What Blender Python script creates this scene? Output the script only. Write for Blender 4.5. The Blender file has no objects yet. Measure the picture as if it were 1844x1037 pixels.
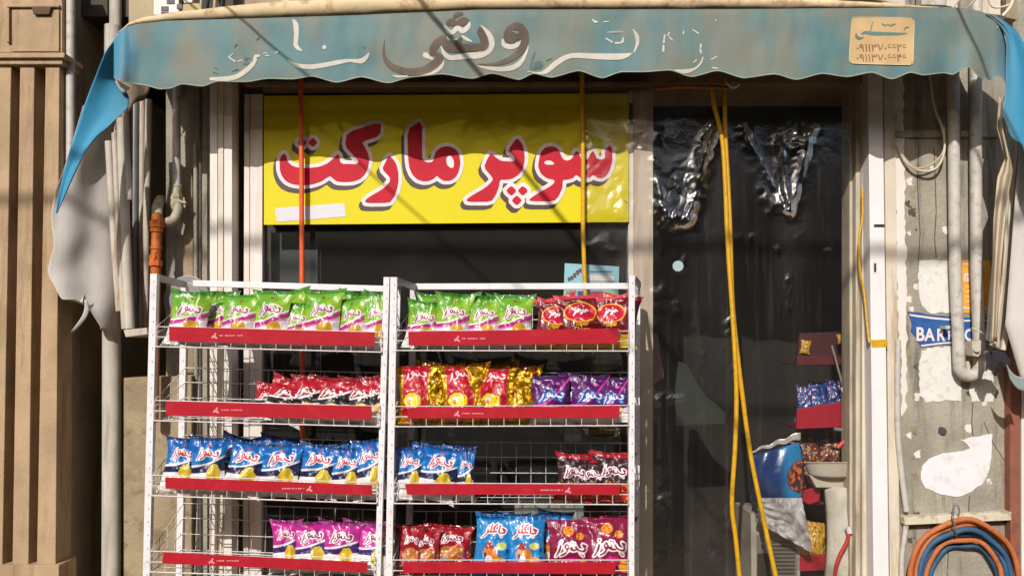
import bpy, bmesh, math, random
import numpy as np
from mathutils import Vector, Matrix, noise
R = math.radians
random.seed(7)
SC = bpy.context.scene
COL = SC.collection
# ------------------------------------------------------------ camera
CAMP = Vector((0, -4.0, 1.6)); FPX = 1500.0
CROT = Matrix.Rotation(R(90 + 4.0), 3, 'X') @ Matrix.Rotation(R(0.5), 3, 'Z')
cam = bpy.data.cameras.new('camera'); camo = bpy.data.objects.new('camera', cam); COL.objects.link(camo)
camo.matrix_world = Matrix.Translation(CAMP) @ CROT.to_4x4()
cam.sensor_width = 36; cam.lens = 36 * FPX / 1844; cam.clip_start = .05; cam.clip_end = 500
SC.camera = camo
# ------------------------------------------------------------ sky and sun
SUN = Vector((.2536, .7994, -.5446)).normalized()
w = bpy.data.worlds.new('World'); SC.world = w; w.use_nodes = True
nt = w.node_tree; nt.nodes.clear()
sky = nt.nodes.new('ShaderNodeTexSky'); sky.sky_type = 'NISHITA'; sky.sun_disc = False
sky.sun_elevation = R(33); sky.sun_rotation = R(197.6); sky.dust_density = 3.0; sky.air_density = 1.0
bg = nt.nodes.new('ShaderNodeBackground'); bg.inputs[1].default_value = .11
wo = nt.nodes.new('ShaderNodeOutputWorld'); nt.links.new(sky.outputs[0], bg.inputs[0]); nt.links.new(bg.outputs[0], wo.inputs[0])
sl = bpy.data.lights.new('sun', 'SUN'); sl.energy = 4.6; sl.angle = R(.5); sl.color = (1, .96, .90)
so = bpy.data.objects.new('sun', sl); COL.objects.link(so); so.rotation_euler = SUN.to_track_quat('-Z', 'Y').to_euler(); so.location = (-3, -6, 8)
SC.view_settings.view_transform = 'Standard'; SC.view_settings.look = 'None'; SC.view_settings.exposure = -0.12
SC.cycles.max_bounces = 8; SC.cycles.transparent_max_bounces = 16
SC.cycles.caustics_reflective = False; SC.cycles.caustics_refractive = False

# ------------------------------------------------------------ measuring
def P(px, py, Y):
    d = CROT @ Vector(((px - 922) / FPX, -(py - 518.5) / FPX, -1.0))
    t = (Y - CAMP.y) / d.y
    return CAMP + d * t
def mpp(Y): return (Y + 4.0) / FPX      # metres per photo pixel at depth Y
# ------------------------------------------------------------ materials
def lin(c):
    r = []
    for v in c[:3]:
        v = v / 255
        r.append(v / 12.92 if v <= .04045 else ((v + .055) / 1.055) ** 2.4)
    return tuple(r)
def alb(c, k=.82): return tuple(min(.85, v * k) for v in lin(c)) + (1,)
class NB:
    def __init__(s, name):
        s.m = bpy.data.materials.new(name); s.m.use_nodes = True; s.t = s.m.node_tree; s.t.nodes.clear()
        s.out = s.n('ShaderNodeOutputMaterial')
    def n(s, ty, **k):
        x = s.t.nodes.new(ty)
        for a, b in k.items(): setattr(x, a, b)
        return x
    def l(s, a, b): s.t.links.new(a, b)
    def put(s, v, inp):
        if isinstance(v, (int, float)): inp.default_value = v
        elif isinstance(v, (tuple, list)): inp.default_value = v
        else: s.l(v, inp)
    def math(s, op, a, b=0, c=None, clamp=False):
        x = s.n('ShaderNodeMath', operation=op, use_clamp=clamp); s.put(a, x.inputs[0]); s.put(b, x.inputs[1])
        if c is not None: s.put(c, x.inputs[2])
        return x.outputs[0]
    def mix(s, f, a, b):
        x = s.n('ShaderNodeMix', data_type='RGBA'); s.put(f, x.inputs[0]); s.put(a, x.inputs[6]); s.put(b, x.inputs[7]); return x.outputs[2]
    def ss(s, v, a, b):   # smoothstep a..b
        x = s.n('ShaderNodeMapRange', interpolation_type='SMOOTHSTEP'); s.put(v, x.inputs[0]); x.inputs[1].default_value = a; x.inputs[2].default_value = b; return x.outputs[0]
    def noise(s, scale, detail=4, coord=None, rough=.6, dist=0):
        x = s.n('ShaderNodeTexNoise'); x.inputs['Scale'].default_value = scale; x.inputs['Detail'].default_value = detail
        x.inputs['Roughness'].default_value = rough; x.inputs['Distortion'].default_value = dist
        if coord is None:
            coord = s.n('ShaderNodeTexCoord').outputs['Object']
        s.l(coord, x.inputs['Vector']); return x.outputs[0]
    def stretch(s, sx, sy, sz):
        c = s.n('ShaderNodeTexCoord'); m = s.n('ShaderNodeMapping'); m.inputs['Scale'].default_value = (sx, sy, sz)
        s.l(c.outputs['Object'], m.inputs[0]); return m.outputs[0]
    def bsdf(s, col, rough=.6, metal=0, coat=0, spec=.5, bump=None, bstr=.3, bdist=.01):
        p = s.n('ShaderNodeBsdfPrincipled'); s.put(col, p.inputs['Base Color']); s.put(rough, p.inputs['Roughness'])
        p.inputs['Metallic'].default_value = metal; p.inputs['Coat Weight'].default_value = coat; p.inputs['Coat Roughness'].default_value = .15
        p.inputs['Specular IOR Level'].default_value = spec
        if bump is not None:
            b = s.n('ShaderNodeBump'); b.inputs['Strength'].default_value = bstr; b.inputs['Distance'].default_value = bdist
            s.l(bump, b.inputs['Height']); s.l(b.outputs[0], p.inputs['Normal'])
        s.l(p.outputs[0], s.out.inputs[0]); return p
MC = {}
def mat(name, c, rough=.6, var=.25, scale=6, stain=None, stain_amt=.5, metal=0, coat=0, bstr=.25, bscale=90, bdist=.003, vert=False, spec=.5, k=.82):
    """weathered surface: base colour broken by noise, optional stain colour in streaks, fine bump"""
    if name in MC: return MC[name]
    b = NB(name); base = alb(c, k)
    dark = tuple(x * (1 - var) for x in base[:3]) + (1,); lite = tuple(min(.88, x * (1 + var * .5)) for x in base[:3]) + (1,)
    n1 = b.noise(scale, 6); col = b.mix(b.ss(n1, .3, .7), dark, lite)
    n2 = b.noise(scale * 9, 4); col = b.mix(b.math('MULTIPLY', b.ss(n2, .45, .75), var * .6), col, dark)
    if stain:
        co = b.stretch(14, 14, 1.6) if vert else None
        n3 = b.noise(1.0 if vert else scale * 2.2, 7, co, .65); col = b.mix(b.math('MULTIPLY', b.ss(n3, .50, .66), stain_amt), col, alb(stain, k))
    b.bsdf(col, rough, metal, coat, spec, b.noise(bscale, 5), bstr, bdist); MC[name] = b.m; return b.m
def flat(name, c, rough=.5, metal=0, coat=0, k=.82): return mat(name, c, rough, .08, 20, metal=metal, coat=coat, bstr=.05, k=k)

# ------------------------------------------------------------ objects
def tag(o, label=None, cat=None, group=None, kind=None):
    if label: o['label'] = label
    if cat: o['category'] = cat
    if group: o['group'] = group
    if kind: o['kind'] = kind
    return o
def root(name, loc, label, cat, group=None):
    o = bpy.data.objects.new(name, None); COL.objects.link(o); o.location = loc; o.empty_display_size = .05
    return tag(o, label, cat, group)
class MB:
    def __init__(s): s.v = []; s.f = []; s.mi = []; s.mats = []; s.sm = []; s.uv = None
    def m(s, mt):
        if mt not in s.mats: s.mats.append(mt)
        return s.mats.index(mt)
    def add(s, vs, fs, mt, smooth=False):
        b = len(s.v); s.v += [tuple(v) for v in vs]; i = s.m(mt)
        for f in fs: s.f.append(tuple(b + k for k in f)); s.mi.append(i); s.sm.append(smooth)
        return s
    def slab(s, pts, Y, d, mt, Yb=None):
        """polygon of photo measurements on the plane Y, given real thickness d behind it"""
        fr = [P(x, y, Y) for x, y in pts]; return s.prism(fr, Vector((0, d, 0)), mt)
    def prism(s, fr, off, mt, hole=None):
        n = len(fr); vs = list(fr) + [p + off for p in fr]
        nrm = Vector((0, 0, 0))
        for i in range(n): nrm += Vector(fr[i]).cross(Vector(fr[(i + 1) % n]))
        flip = nrm.dot(off) > 0
        f1 = tuple(range(n)); f2 = tuple(range(2 * n - 1, n - 1, -1))
        fs = [f1 if not flip else f1[::-1], f2 if not flip else f2[::-1]]
        for i in range(n):
            j = (i + 1) % n; q = (j, i, i + n, j + n); fs.append(q if not flip else q[::-1])
        return s.add(vs, fs, mt)
    def box(s, a, b, mt):
        x0, y0, z0 = a; x1, y1, z1 = b
        return s.prism([Vector((x0, y0, z0)), Vector((x1, y0, z0)), Vector((x1, y0, z1)), Vector((x0, y0, z1))], Vector((0, y1 - y0, 0)), mt)
    def tube(s, pts, r, mt, n=10, smooth=True, caps=True, spline=False):
        pts = [Vector(p) for p in pts]
        if spline: pts = catm(pts, 6)
        N = len(pts); rs = r if isinstance(r, (list, tuple)) else [r] * N
        if len(rs) != N: rs = [rs[min(len(rs) - 1, int(i * len(rs) / N))] for i in range(N)]
        vs = []; fs = []; t0 = (pts[1] - pts[0]).normalized(); up = Vector((0, 0, 1)) if abs(t0.z) < .9 else Vector((1, 0, 0)); a = t0.cross(up).normalized()
        for i in range(N):
            t = (pts[min(i + 1, N - 1)] - pts[max(i - 1, 0)]).normalized(); a = (a - t * a.dot(t)).normalized(); bb = t.cross(a)
            for k in range(n):
                th = 2 * math.pi * k / n; vs.append(pts[i] + (a * math.cos(th) + bb * math.sin(th)) * rs[i])
        for i in range(N - 1):
            for k in range(n): fs.append((i * n + k, i * n + (k + 1) % n, (i + 1) * n + (k + 1) % n, (i + 1) * n + k))
        s.add(vs, fs, mt, smooth)
        if caps: s.add(vs[:n], [tuple(range(n))[::-1]], mt); s.add(vs[-n:], [tuple(range(n))], mt)
        return s
    def grid(s, nu, nv, fn, mt, thick=0, smooth=True):
        vs = [fn(i / nu, j / nv) for j in range(nv + 1) for i in range(nu + 1)]
        fs = [(j * (nu + 1) + i, j * (nu + 1) + i + 1, (j + 1) * (nu + 1) + i + 1, (j + 1) * (nu + 1) + i) for j in range(nv) for i in range(nu)]
        s.add(vs, fs, mt, smooth); return s
    def build(s, name, parent=None, label=None, cat=None, group=None, kind=None, bevel=0, thick=0):
        me = bpy.data.meshes.new(name); me.from_pydata(s.v, [], s.f)
        for mt in s.mats: me.materials.append(mt)
        me.polygons.foreach_set('material_index', s.mi); me.polygons.foreach_set('use_smooth', s.sm); me.update()
        o = bpy.data.objects.new(name, me); COL.objects.link(o)
        if parent:
            o.parent = parent; o.matrix_parent_inverse = Matrix.Translation(-parent.location)
        if bevel:
            b = o.modifiers.new('bevel', 'BEVEL'); b.width = bevel; b.segments = 2; b.limit_method = 'ANGLE'; b.angle_limit = R(40)
        if thick:
            t = o.modifiers.new('thickness', 'SOLIDIFY'); t.thickness = thick; t.offset = 0
        tag(o, label, cat, group, kind); return o
def catm(p, k=6):
    out = []; n = len(p)
    for i in range(n - 1):
        a, b, c, d = p[max(i - 1, 0)], p[i], p[i + 1], p[min(i + 2, n - 1)]
        for j in range(k):
            t = j / k
            out.append(.5 * ((2 * b) + (c - a) * t + (2 * a - 5 * b + 4 * c - d) * t * t + (3 * b - a - 3 * c + d) * t ** 3))
    out.append(p[-1]); return out
def lerp_tab(tab, x):
    if x <= tab[0][0]: return tab[0][1]
    for (a, va), (b, vb) in zip(tab, tab[1:]):
        if x <= b: return va + (vb - va) * (x - a) / max(1e-9, b - a)
    return tab[-1][1]
def smooth_tab(pts, x):
    """catmull interpolated y of a measured outline"""
    if x <= pts[0][0]: return pts[0][1]
    n = len(pts)
    for i in range(n - 1):
        if x <= pts[i + 1][0]:
            t = (x - pts[i][0]) / (pts[i + 1][0] - pts[i][0]); t = t * t * (3 - 2 * t) * .6 + t * .4
            return pts[i][1] + (pts[i + 1][1] - pts[i][1]) * t
    return pts[-1][1]

# ------------------------------------------------------------ shapes drawn as distance fields, filled with a fine mesh
def sd_poly(loops, X, Y):
    d = np.full(X.shape, 1e9); ins = np.zeros(X.shape, bool)
    for lp in loops:
        n = len(lp)
        for i in range(n):
            x0, y0 = lp[i]; x1, y1 = lp[(i + 1) % n]; dx, dy = x1 - x0, y1 - y0; L = dx * dx + dy * dy + 1e-12
            t = np.clip(((X - x0) * dx + (Y - y0) * dy) / L, 0, 1); d = np.minimum(d, np.hypot(X - x0 - t * dx, Y - y0 - t * dy))
            c = (y0 > Y) != (y1 > Y)
            if abs(dy) > 1e-12: ins ^= c & (X < (dx * (Y - y0) / dy + x0))
    return np.where(ins, -d, d)
def sd_stroke(pts, X, Y):
    """pts = (x, y, width)"""
    q = [Vector(p) for p in pts]
    if len(q) == 1: return np.hypot(X - q[0].x, Y - q[0].y) - q[0].z / 2
    if len(q) > 2: q = catm(q, 5)
    d = np.full(X.shape, 1e9)
    for a, b in zip(q, q[1:]):
        dx, dy = b.x - a.x, b.y - a.y; L = dx * dx + dy * dy + 1e-12
        t = np.clip(((X - a.x) * dx + (Y - a.y) * dy) / L, 0, 1)
        d = np.minimum(d, np.hypot(X - a.x - t * dx, Y - a.y - t * dy) - (a.z + t * (b.z - a.z)) / 2)
    return d
def sd_mesh(mb, fn, bounds, res, surf, mt):
    """marching squares fill of fn(X,Y)<0, every vertex laid on surf(x,y)"""
    x0, y0, x1, y1 = bounds; nx = int((x1 - x0) / res) + 2; ny = int((y1 - y0) / res) + 2
    gx = x0 + np.arange(nx) * res; gy = y0 + np.arange(ny) * res; X, Y = np.meshgrid(gx, gy); F = fn(X, Y)
    I = F < 0; any_ = I[:-1, :-1] | I[1:, :-1] | I[:-1, 1:] | I[1:, 1:]
    vd = {}; vs = []; fs = []
    def vert(key, x, y):
        if key not in vd: vd[key] = len(vs); vs.append(surf(x, y))
        return vd[key]
    for j, i in zip(*np.nonzero(any_)):
        cs = [(j, i), (j, i + 1), (j + 1, i + 1), (j + 1, i)]; poly = []
        for k in range(4):
            a = cs[k]; b = cs[(k + 1) % 4]; fa = F[a]; fb = F[b]
            if fa < 0: poly.append(vert(a, gx[a[1]], gy[a[0]]))
            if (fa < 0) != (fb < 0):
                t = float(np.clip(fa / (fa - fb), .02, .98)); 
                if a > b: a, b, t = b, a, 1 - t
                poly.append(vert((a, b), gx[a[1]] + t * (gx[b[1]] - gx[a[1]]), gy[a[0]] + t * (gy[b[0]] - gy[a[0]])))
        if len(poly) > 2: fs.append(poly)
    mb.add(vs, fs, mt, False); return mb
def tr(pts, ox, oy, s): return [(ox + p[0] / s, oy + p[1] / s) + ((p[2] / s,) if len(p) > 2 else ()) for p in pts]
def rough_poly(pts, amp, step, seed=0):
    """torn paper edge: subdivide and jitter"""
    out = []; n = len(pts); rnd = random.Random(seed)
    for i in range(n):
        x0, y0 = pts[i]; x1, y1 = pts[(i + 1) % n]; L = math.hypot(x1 - x0, y1 - y0); k = max(1, int(L / step))
        for j in range(k):
            t = j / k; nx, ny = -(y1 - y0) / (L + 1e-6), (x1 - x0) / (L + 1e-6); a = rnd.uniform(-amp, amp)
            out.append((x0 + (x1 - x0) * t + nx * a, y0 + (y1 - y0) * t + ny * a))
    return out
TXT = {}
def text_mesh(s, size=1, off=0.0, res=3):
    """flat glyph outlines of the built-in font as (verts2d, faces)"""
    k = (s, off)
    if k not in TXT:
        c = bpy.data.curves.new('t', 'FONT'); c.body = s; c.offset = off; c.resolution_u = res; c.align_x = 'CENTER'
        o = bpy.data.objects.new('t', c); COL.objects.link(o); bpy.context.view_layer.update()
        me = bpy.data.meshes.new_from_object(o.evaluated_get(bpy.context.evaluated_depsgraph_get()))
        TXT[k] = ([(v.co.x, v.co.y) for v in me.vertices], [tuple(p.vertices) for p in me.polygons])
        bpy.data.objects.remove(o); bpy.data.curves.remove(c); bpy.data.meshes.remove(me)
    return TXT[k]
def put_text(mb, s, surf, cx, cy, size, mt, off=0, slant=0, xs=1, rot=0):
    vs, fs = text_mesh(s, 1, off); c, sn = math.cos(rot), math.sin(rot)
    mb.add([surf(cx + (c * (x * xs + y * slant) - sn * y) * size, cy - (sn * x * xs + c * y) * size) for x, y in vs], fs, mt)
# ============================================================ MATERIALS
concrete = mat('concrete', (172, 164, 148), .9, .26, 4, (112, 104, 92), .8, bstr=.8, bscale=55, bdist=.008, vert=True)
concrete_tan = mat('concrete_tan', (168, 150, 120), .9, .28, 4, (110, 92, 66), .6, bstr=.7, bscale=30, bdist=.01)
concrete_dark = mat('concrete_dark', (92, 84, 74), .9, .25, 4, (60, 52, 44), .6)
stone = mat('sandstone', (188, 160, 126), .9, .18, 6, (150, 122, 92), .75, bstr=.6, bscale=90, bdist=.004, vert=True)
cream = mat('cream_paint', (226, 214, 194), .55, .1, 5, (165, 140, 105), .55, bstr=.2, vert=True)
white_frame = mat('white_frame_paint', (240, 230, 222), .5, .06, 6, (200, 184, 166), .35, bstr=.15, vert=True)
white_alu = mat('white_aluminium', (246, 240, 240), .35, .04, 6, (205, 195, 188), .3, bstr=.05, vert=True)
dirty_frame = mat('dirty_frame', (204, 192, 170), .7, .14, 6, (130, 110, 84), .7, bstr=.35, vert=True)
shade_header = mat('header_board', (172, 148, 122), .7, .12, 4, (110, 86, 66), .5)  # awning shade tinted into the colour of head and lintel
pipe_grey = mat('pipe_grey', (206, 200, 192), .55, .12, 12, (140, 120, 100), .5, bstr=.3)
pipe_conc = mat('downpipe_grey', (205, 198, 186), .75, .14, 7, (140, 130, 112), .6, bstr=.5, vert=True)
pipe_cream = mat('gas_pipe_cream', (188, 178, 152), .6, .2, 14, (120, 84, 50), .5, bstr=.4)
orange = mat('orange_rust_paint', (214, 112, 30), .6, .25, 22, (140, 56, 18), .7, bstr=.5, bscale=120)
brown_paint = mat('brown_paint', (150, 92, 70), .6, .15, 8, (90, 60, 50), .4)
white_steel = mat('white_steel', (242, 238, 240), .35, .05, 10, (190, 180, 170), .3, bstr=.05)
wire_white = mat('white_wire', (226, 220, 216), .4, .1, 30, (150, 120, 90), .4)
strip_red = mat('red_plastic_strip', (182, 24, 42), .6, .10, 9, (196, 60, 72), .25, bstr=.15, bscale=25, spec=.2)
strip_white = flat('strip_white', (226, 150, 156), .5)
yellow_hose = mat('yellow_hose', (226, 172, 16), .5, .15, 30, (150, 110, 30), .5)
orange_rod = mat('orange_rod', (236, 96, 44), .45, .12, 20, (250, 140, 90), .4)
sign_yellow = mat('sign_yellow', (230, 214, 16), .5, .03, 3, bstr=.04, bscale=15, spec=.25)
sign_red = mat('sign_red', (204, 34, 54), .6, .08, 20, spec=.2, bstr=.05)
sign_white = flat('sign_white', (244, 228, 230), .45)
sign_dark = flat('sign_dark', (70, 48, 40), .5)
paper_white = mat('torn_paper', (232, 230, 224), .8, .06, 14, (190, 185, 172), .5, bstr=.4, bscale=60)
paper_bright = mat('white_paint_patch', (240, 236, 238), .7, .04, 8, (205, 198, 190), .5, bstr=.3, bscale=60)
paper_orange = mat('orange_print', (250, 172, 52), .6, .08, 20, (240, 200, 120), .4)
paper_blue = mat('blue_print', (36, 92, 160), .55, .15, 20, (70, 120, 175), .4)
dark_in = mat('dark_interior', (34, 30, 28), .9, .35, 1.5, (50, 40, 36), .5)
black_cloth = mat('black_plastic', (44, 46, 52), .5, .2, 20)
rust = mat('rusty_white_metal', (206, 196, 180), .65, .16, 10, (146, 82, 34), .75, bstr=.4, vert=True)
grey_metal = mat('galvanised_grey', (150, 148, 148), .4, .15, 12, metal=.3)
# awning cloth, a little light comes through it
def cloth_mat(name, c1, c2, c3, trans, sc=2.2, sides=None):
    b = NB(name); co = b.stretch(2.2, 1, .9)
    col = b.mix(b.ss(b.noise(sc, 5, co, .6), .38, .62), alb(c1), alb(c2)); col = b.mix(b.math('MULTIPLY', b.ss(b.noise(5.5, 6), .5, .72), .6), col, alb(c3))
    col = b.mix(b.math('MULTIPLY', b.ss(b.noise(1.0, 6, b.stretch(9, 8, 3.0), .6), .52, .78), .30), col, alb((110, 104, 90)))
    if sides:   # the corners and sides never faded
        x = b.n('ShaderNodeSeparateXYZ'); b.l(b.n('ShaderNodeTexCoord').outputs['Object'], x.inputs[0]); nn_ = b.math('MULTIPLY', b.math('SUBTRACT', b.noise(3, 3), .5), .16); xx = b.math('ADD', x.outputs[0], nn_)
        f = b.math('MAXIMUM', b.ss(xx, P(262, 90, -.4).x, P(186, 90, -.4).x), b.ss(xx, P(1780, 90, -.4).x, P(1832, 90, -.4).x)); col = b.mix(f, col, alb(sides))
    d = b.n('ShaderNodeBsdfPrincipled'); b.put(col, d.inputs['Base Color']); d.inputs['Roughness'].default_value = .62; d.inputs['Specular IOR Level'].default_value = .3
    bm = b.n('ShaderNodeBump'); bm.inputs['Strength'].default_value = .42; bm.inputs['Distance'].default_value = .012; b.l(b.math('ADD', b.math('MULTIPLY', b.noise(1.0, 4, b.stretch(9, 6, 3.5), .5, .6), .9), b.math('MULTIPLY', b.noise(420, 2), .08)), bm.inputs['Height']); b.l(bm.outputs[0], d.inputs['Normal'])
    t = b.n('ShaderNodeBsdfTransparent'); b.put((1, .86, .66, 1), t.inputs[0]); m = b.n('ShaderNodeMixShader'); m.inputs[0].default_value = trans
    b.l(d.outputs[0], m.inputs[1]); b.l(t.outputs[0], m.inputs[2]); b.l(m.outputs[0], b.out.inputs[0]); return b.m
awn_front = cloth_mat('faded_teal_cloth', (94, 132, 136), (124, 132, 122), (136, 128, 110), .055, sides=(64, 150, 188))
awn_blue = cloth_mat('blue_cloth', (66, 150, 188), (84, 160, 190), (104, 156, 170), .04)
awn_white = cloth_mat('off_white_lining', (205, 198, 192), (214, 206, 200), (190, 178, 165), .04)
awn_beige = mat('beige_canvas', (226, 202, 160), .8, .14, 6, (150, 110, 66), .6, bstr=.5, bscale=30)

# ============================================================ GROUND AND STREET (behind and below the view)
mb = MB(); mb.grid(2, 2, lambda u, v: Vector((-60 + 120 * u, -60 + 120 * v, -.15)), mat('asphalt', (84, 76, 68), .95, .2, 3), smooth=False); mb.build('ground', kind='structure')
mb = MB(); mb.box((-30, -3.2, -.149), (30, 3.5, 0), mat('paving', (158, 138, 112), .9, .15, 4)); mb.build('pavement', kind='structure')
# building across the street, only seen in reflections; its pale facade sends warm light back
mb = MB(); op = mat('opposite_render', (120, 98, 76), .9, .1, 2); mb.box((-22, -14, -.14), (22, -12.5, 6.2), op)
r = root('rendered_house', (0, -13, 0), 'brown rendered building across the street facing the shop', 'building')
mb.build('wall', r)
gd = flat('dark_glass', (50, 55, 60), .15)
for k in range(9):
    for z in (.9, 4.4): wb = MB(); wb.box((-14 + 3.2 * k, -12.49, z), (-12.2 + 3.2 * k, -12.46, z + 1.8), gd); wb.build('window', r)

# ============================================================ SHOP BUILDING
shop = root('shop_building', (0, .1, 0), 'weathered concrete shop front with white framed window and open dark doorway', 'building')
mb = MB()
# piers and lintel round the two openings
def wallp(mb, pts, Y, d, m): mb.slab(pts, Y, d, m)
wallp(mb, [(299, -60), (425, -60), (425, 1300), (299, 1300)], .06, .4, concrete)
mb.build('left_pier', shop)
mb = MB(); wallp(mb, [(425, -60), (1640, -60), (1640, 150), (425, 150)], .03, .4, shade_header); mb.build('lintel', shop)
mb = MB(); wallp(mb, [(1604, -400), (2100, -400), (2100, 1300), (1604, 1300)], .0, .45, concrete)
# scored joints of the pier are real grooves between slabs
mb.slab([(1612, 236), (1800, 236), (1800, 247), (1612, 247)], -.014, .012, concrete)
mb.build('right_pier', shop)
mb = MB(); mb.box((-4, .05, 3.22), (4, .4, 7), concrete_dark); mb.build('upper_wall', shop)
mb = MB(); mb.box((-2.6, 1.2, -.1), (-1.4, 1.3, 6), concrete_dark); mb.build('recess_wall', shop)  # shade of the recess put into the darker concrete colour
mb = MB(); wallp(mb, [(232, -60), (276, -60), (276, 42), (232, 42)], -.02, .6, mat('beige_render', (190, 172, 140), .9, .1, 8)); mb.build('render_strip', shop)
# flaking paint edge on the right pier
mb = MB(); rk_ = random.Random(21)
for k in range(46):
    x, y = (rk_.uniform(1636, 1815), rk_.uniform(300, 1030)) if k % 2 else (rk_.uniform(1634, 1652), rk_.uniform(300, 1000)); s_ = rk_.uniform(1.5, 7); mb.slab(rough_poly([(x - s_, y - s_ * .6), (x + s_ * .7, y - s_), (x + s_, y + s_ * 1.4), (x - s_ * .6, y + s_)], s_ * .35, 2.5, k), -.0015, .001, (white_frame, concrete_tan, concrete_dark)[k % 3])
mb.build('plaster_flecks', shop, kind='stuff')
mb = MB()
for xs in ([(1655, 262), (1652, 330), (1657, 420), (1654, 470)], [(1682, 268), (1686, 380), (1683, 430), (1686, 465)], [(1752, 725), (1750, 760), (1754, 800)], [(1746, 892), (1744, 925)], [(1700, 965), (1708, 985), (1706, 1037)], [(1772, 760), (1790, 800), (1810, 830)]):
    for a_, b_ in zip(xs, xs[1:]): mb.slab([(a_[0] - .8, a_[1]), (a_[0] + .8, a_[1]), (b_[0] + .8, b_[1]), (b_[0] - .8, b_[1])], -.0012, .001, concrete_dark)
mb.build('cracks', shop, kind='stuff')
mb = MB(); mb.slab(rough_poly([(1612, 120), (1626, 120), (1634, 600), (1632, 740), (1624, 750), (1622, 640), (1614, 500)], 2.6, 9, 3), -.0035, .003, white_frame); mb.build('flaking_paint', shop)
# low concrete kerb post at the left
mb = MB(); mb.slab([(222, 680), (345, 676), (345, 1300), (222, 1300)], -.02, .4, concrete_tan)
mb.slab([(328, 300), (346, 300), (350, 672), (330, 672)], .045, .02, concrete_tan)
mb.build('rough_plinth', shop, bevel=.006)
# window frame
mb = MB()
for a, b, Y, m in ((378, 391.5, -.10, white_frame), (392.5, 402, -.118, cream), (403, 418, -.11, white_frame)): mb.slab([(a, 140), (b, 140), (b - 1, 1300), (a - 1, 1300)], Y, .1, m)
mb.slab([(440, 170), (449.5, 170), (447, 1300), (436, 1300)], -.02, .08, white_frame); mb.slab([(450.5, 170), (473, 170), (470, 1300), (448, 1300)], -.027, .09, white_frame)
f = mb.build('window_frame', shop, bevel=.0015)
mb = MB(); mb.slab([(1142, 165), (1176, 165), (1176, 1300), (1142, 1300)], -.03, .1, mat('mullion_paint', (212, 196, 178), .6, .08, 6, (160, 140, 118), .5, vert=True))
mb.slab([(1131.5, 165), (1141, 165), (1141, 1300), (1131.5, 1300)], -.016, .07, white_frame); mb.build('window_mullion', shop, bevel=.0015)
mb = MB(); mb.slab([(473, 148), (1131, 148), (1131, 168), (473, 168)], -.014, .03, shade_header)
mb.slab([(440, 148), (1176, 148), (1176, 155), (440, 155)], -.034, .05, shade_header); mb.build('window_head', shop, bevel=.001)
# the mullion's small dark slot
mb = MB(); mb.slab([(1133, 186), (1140, 186), (1140, 224), (1133, 224)], -.018, .0015, black_cloth); mb.build('latch_slot', shop)
def glass_mat():
    b = NB('window_glass'); t = b.n('ShaderNodeBsdfTransparent'); t.inputs[0].default_value = (.86, .88, .88, 1)
    g = b.n('ShaderNodeBsdfGlossy'); g.inputs['Roughness'].default_value = .03; fr = b.n('ShaderNodeFresnel'); fr.inputs[0].default_value = 1.45
    df = b.n('ShaderNodeBsdfDiffuse'); df.inputs[0].default_value = (.5, .46, .4, 1); m2 = b.n('ShaderNodeMixShader')
    dust = b.math('ADD', b.math('MULTIPLY', b.ss(b.noise(5, 6), .5, .8), .01), .02); b.l(dust, m2.inputs[0])
    m = b.n('ShaderNodeMixShader'); b.l(fr.outputs[0], m.inputs[0]); b.l(t.outputs[0], m.inputs[1]); b.l(g.outputs[0], m.inputs[2])
    b.l(m.outputs[0], m2.inputs[1]); b.l(df.outputs[0], m2.inputs[2]); b.l(m2.outputs[0], b.out.inputs[0]); return b.m
mb = MB(); mb.slab([(470, 165), (1131, 165), (1131, 1300), (470, 1300)], .01, .004, glass_mat()); mb.build('window_pane', shop)
# door frame (several nested profiles, the white casing stands proud)
mb = MB()
for q, Y, m in (([(1530, 150), (1541, 150), (1541, 1300), (1530, 1300)], .12, dirty_frame), ([(1541, 150), (1552, 150), (1553, 1300), (1541, 1300)], .075, dirty_frame),
                ([(1552, 150), (1565, 150), (1579, 1300), (1553, 1300)], .045, cream)): mb.slab(q, Y, .1, m)
mb.slab([(1591, 120), (1612, 120), (1623, 1300), (1606, 1300)], -.012, .06, cream)
mb.build('door_frame', shop, bevel=.0015)
mb = MB(); mb.slab([(1563, 110), (1589, 110), (1604, 1300), (1576, 1300)], -.035, .09, white_alu); mb.build('door_casing', shop, bevel=.002)
# shop interior: back room, its darkness painted as near-black walls
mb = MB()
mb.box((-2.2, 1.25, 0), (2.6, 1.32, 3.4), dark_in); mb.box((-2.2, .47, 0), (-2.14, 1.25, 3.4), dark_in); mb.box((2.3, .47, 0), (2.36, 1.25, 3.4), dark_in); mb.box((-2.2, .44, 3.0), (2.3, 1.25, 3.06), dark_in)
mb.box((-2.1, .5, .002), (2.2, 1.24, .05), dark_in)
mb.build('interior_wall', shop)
mb = MB(); mb.slab([(488, 418), (572, 430), (572, 520), (488, 520)], .12, .01, mat('grey_panel', (88, 92, 94), .6, .1, 5)); mb.slab([(520, 430), (578, 436), (578, 700), (520, 700)], .5, .02, mat('navy_panel', (44, 46, 62), .6, .1, 5))
mb.build('hanging_panel', shop)

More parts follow.
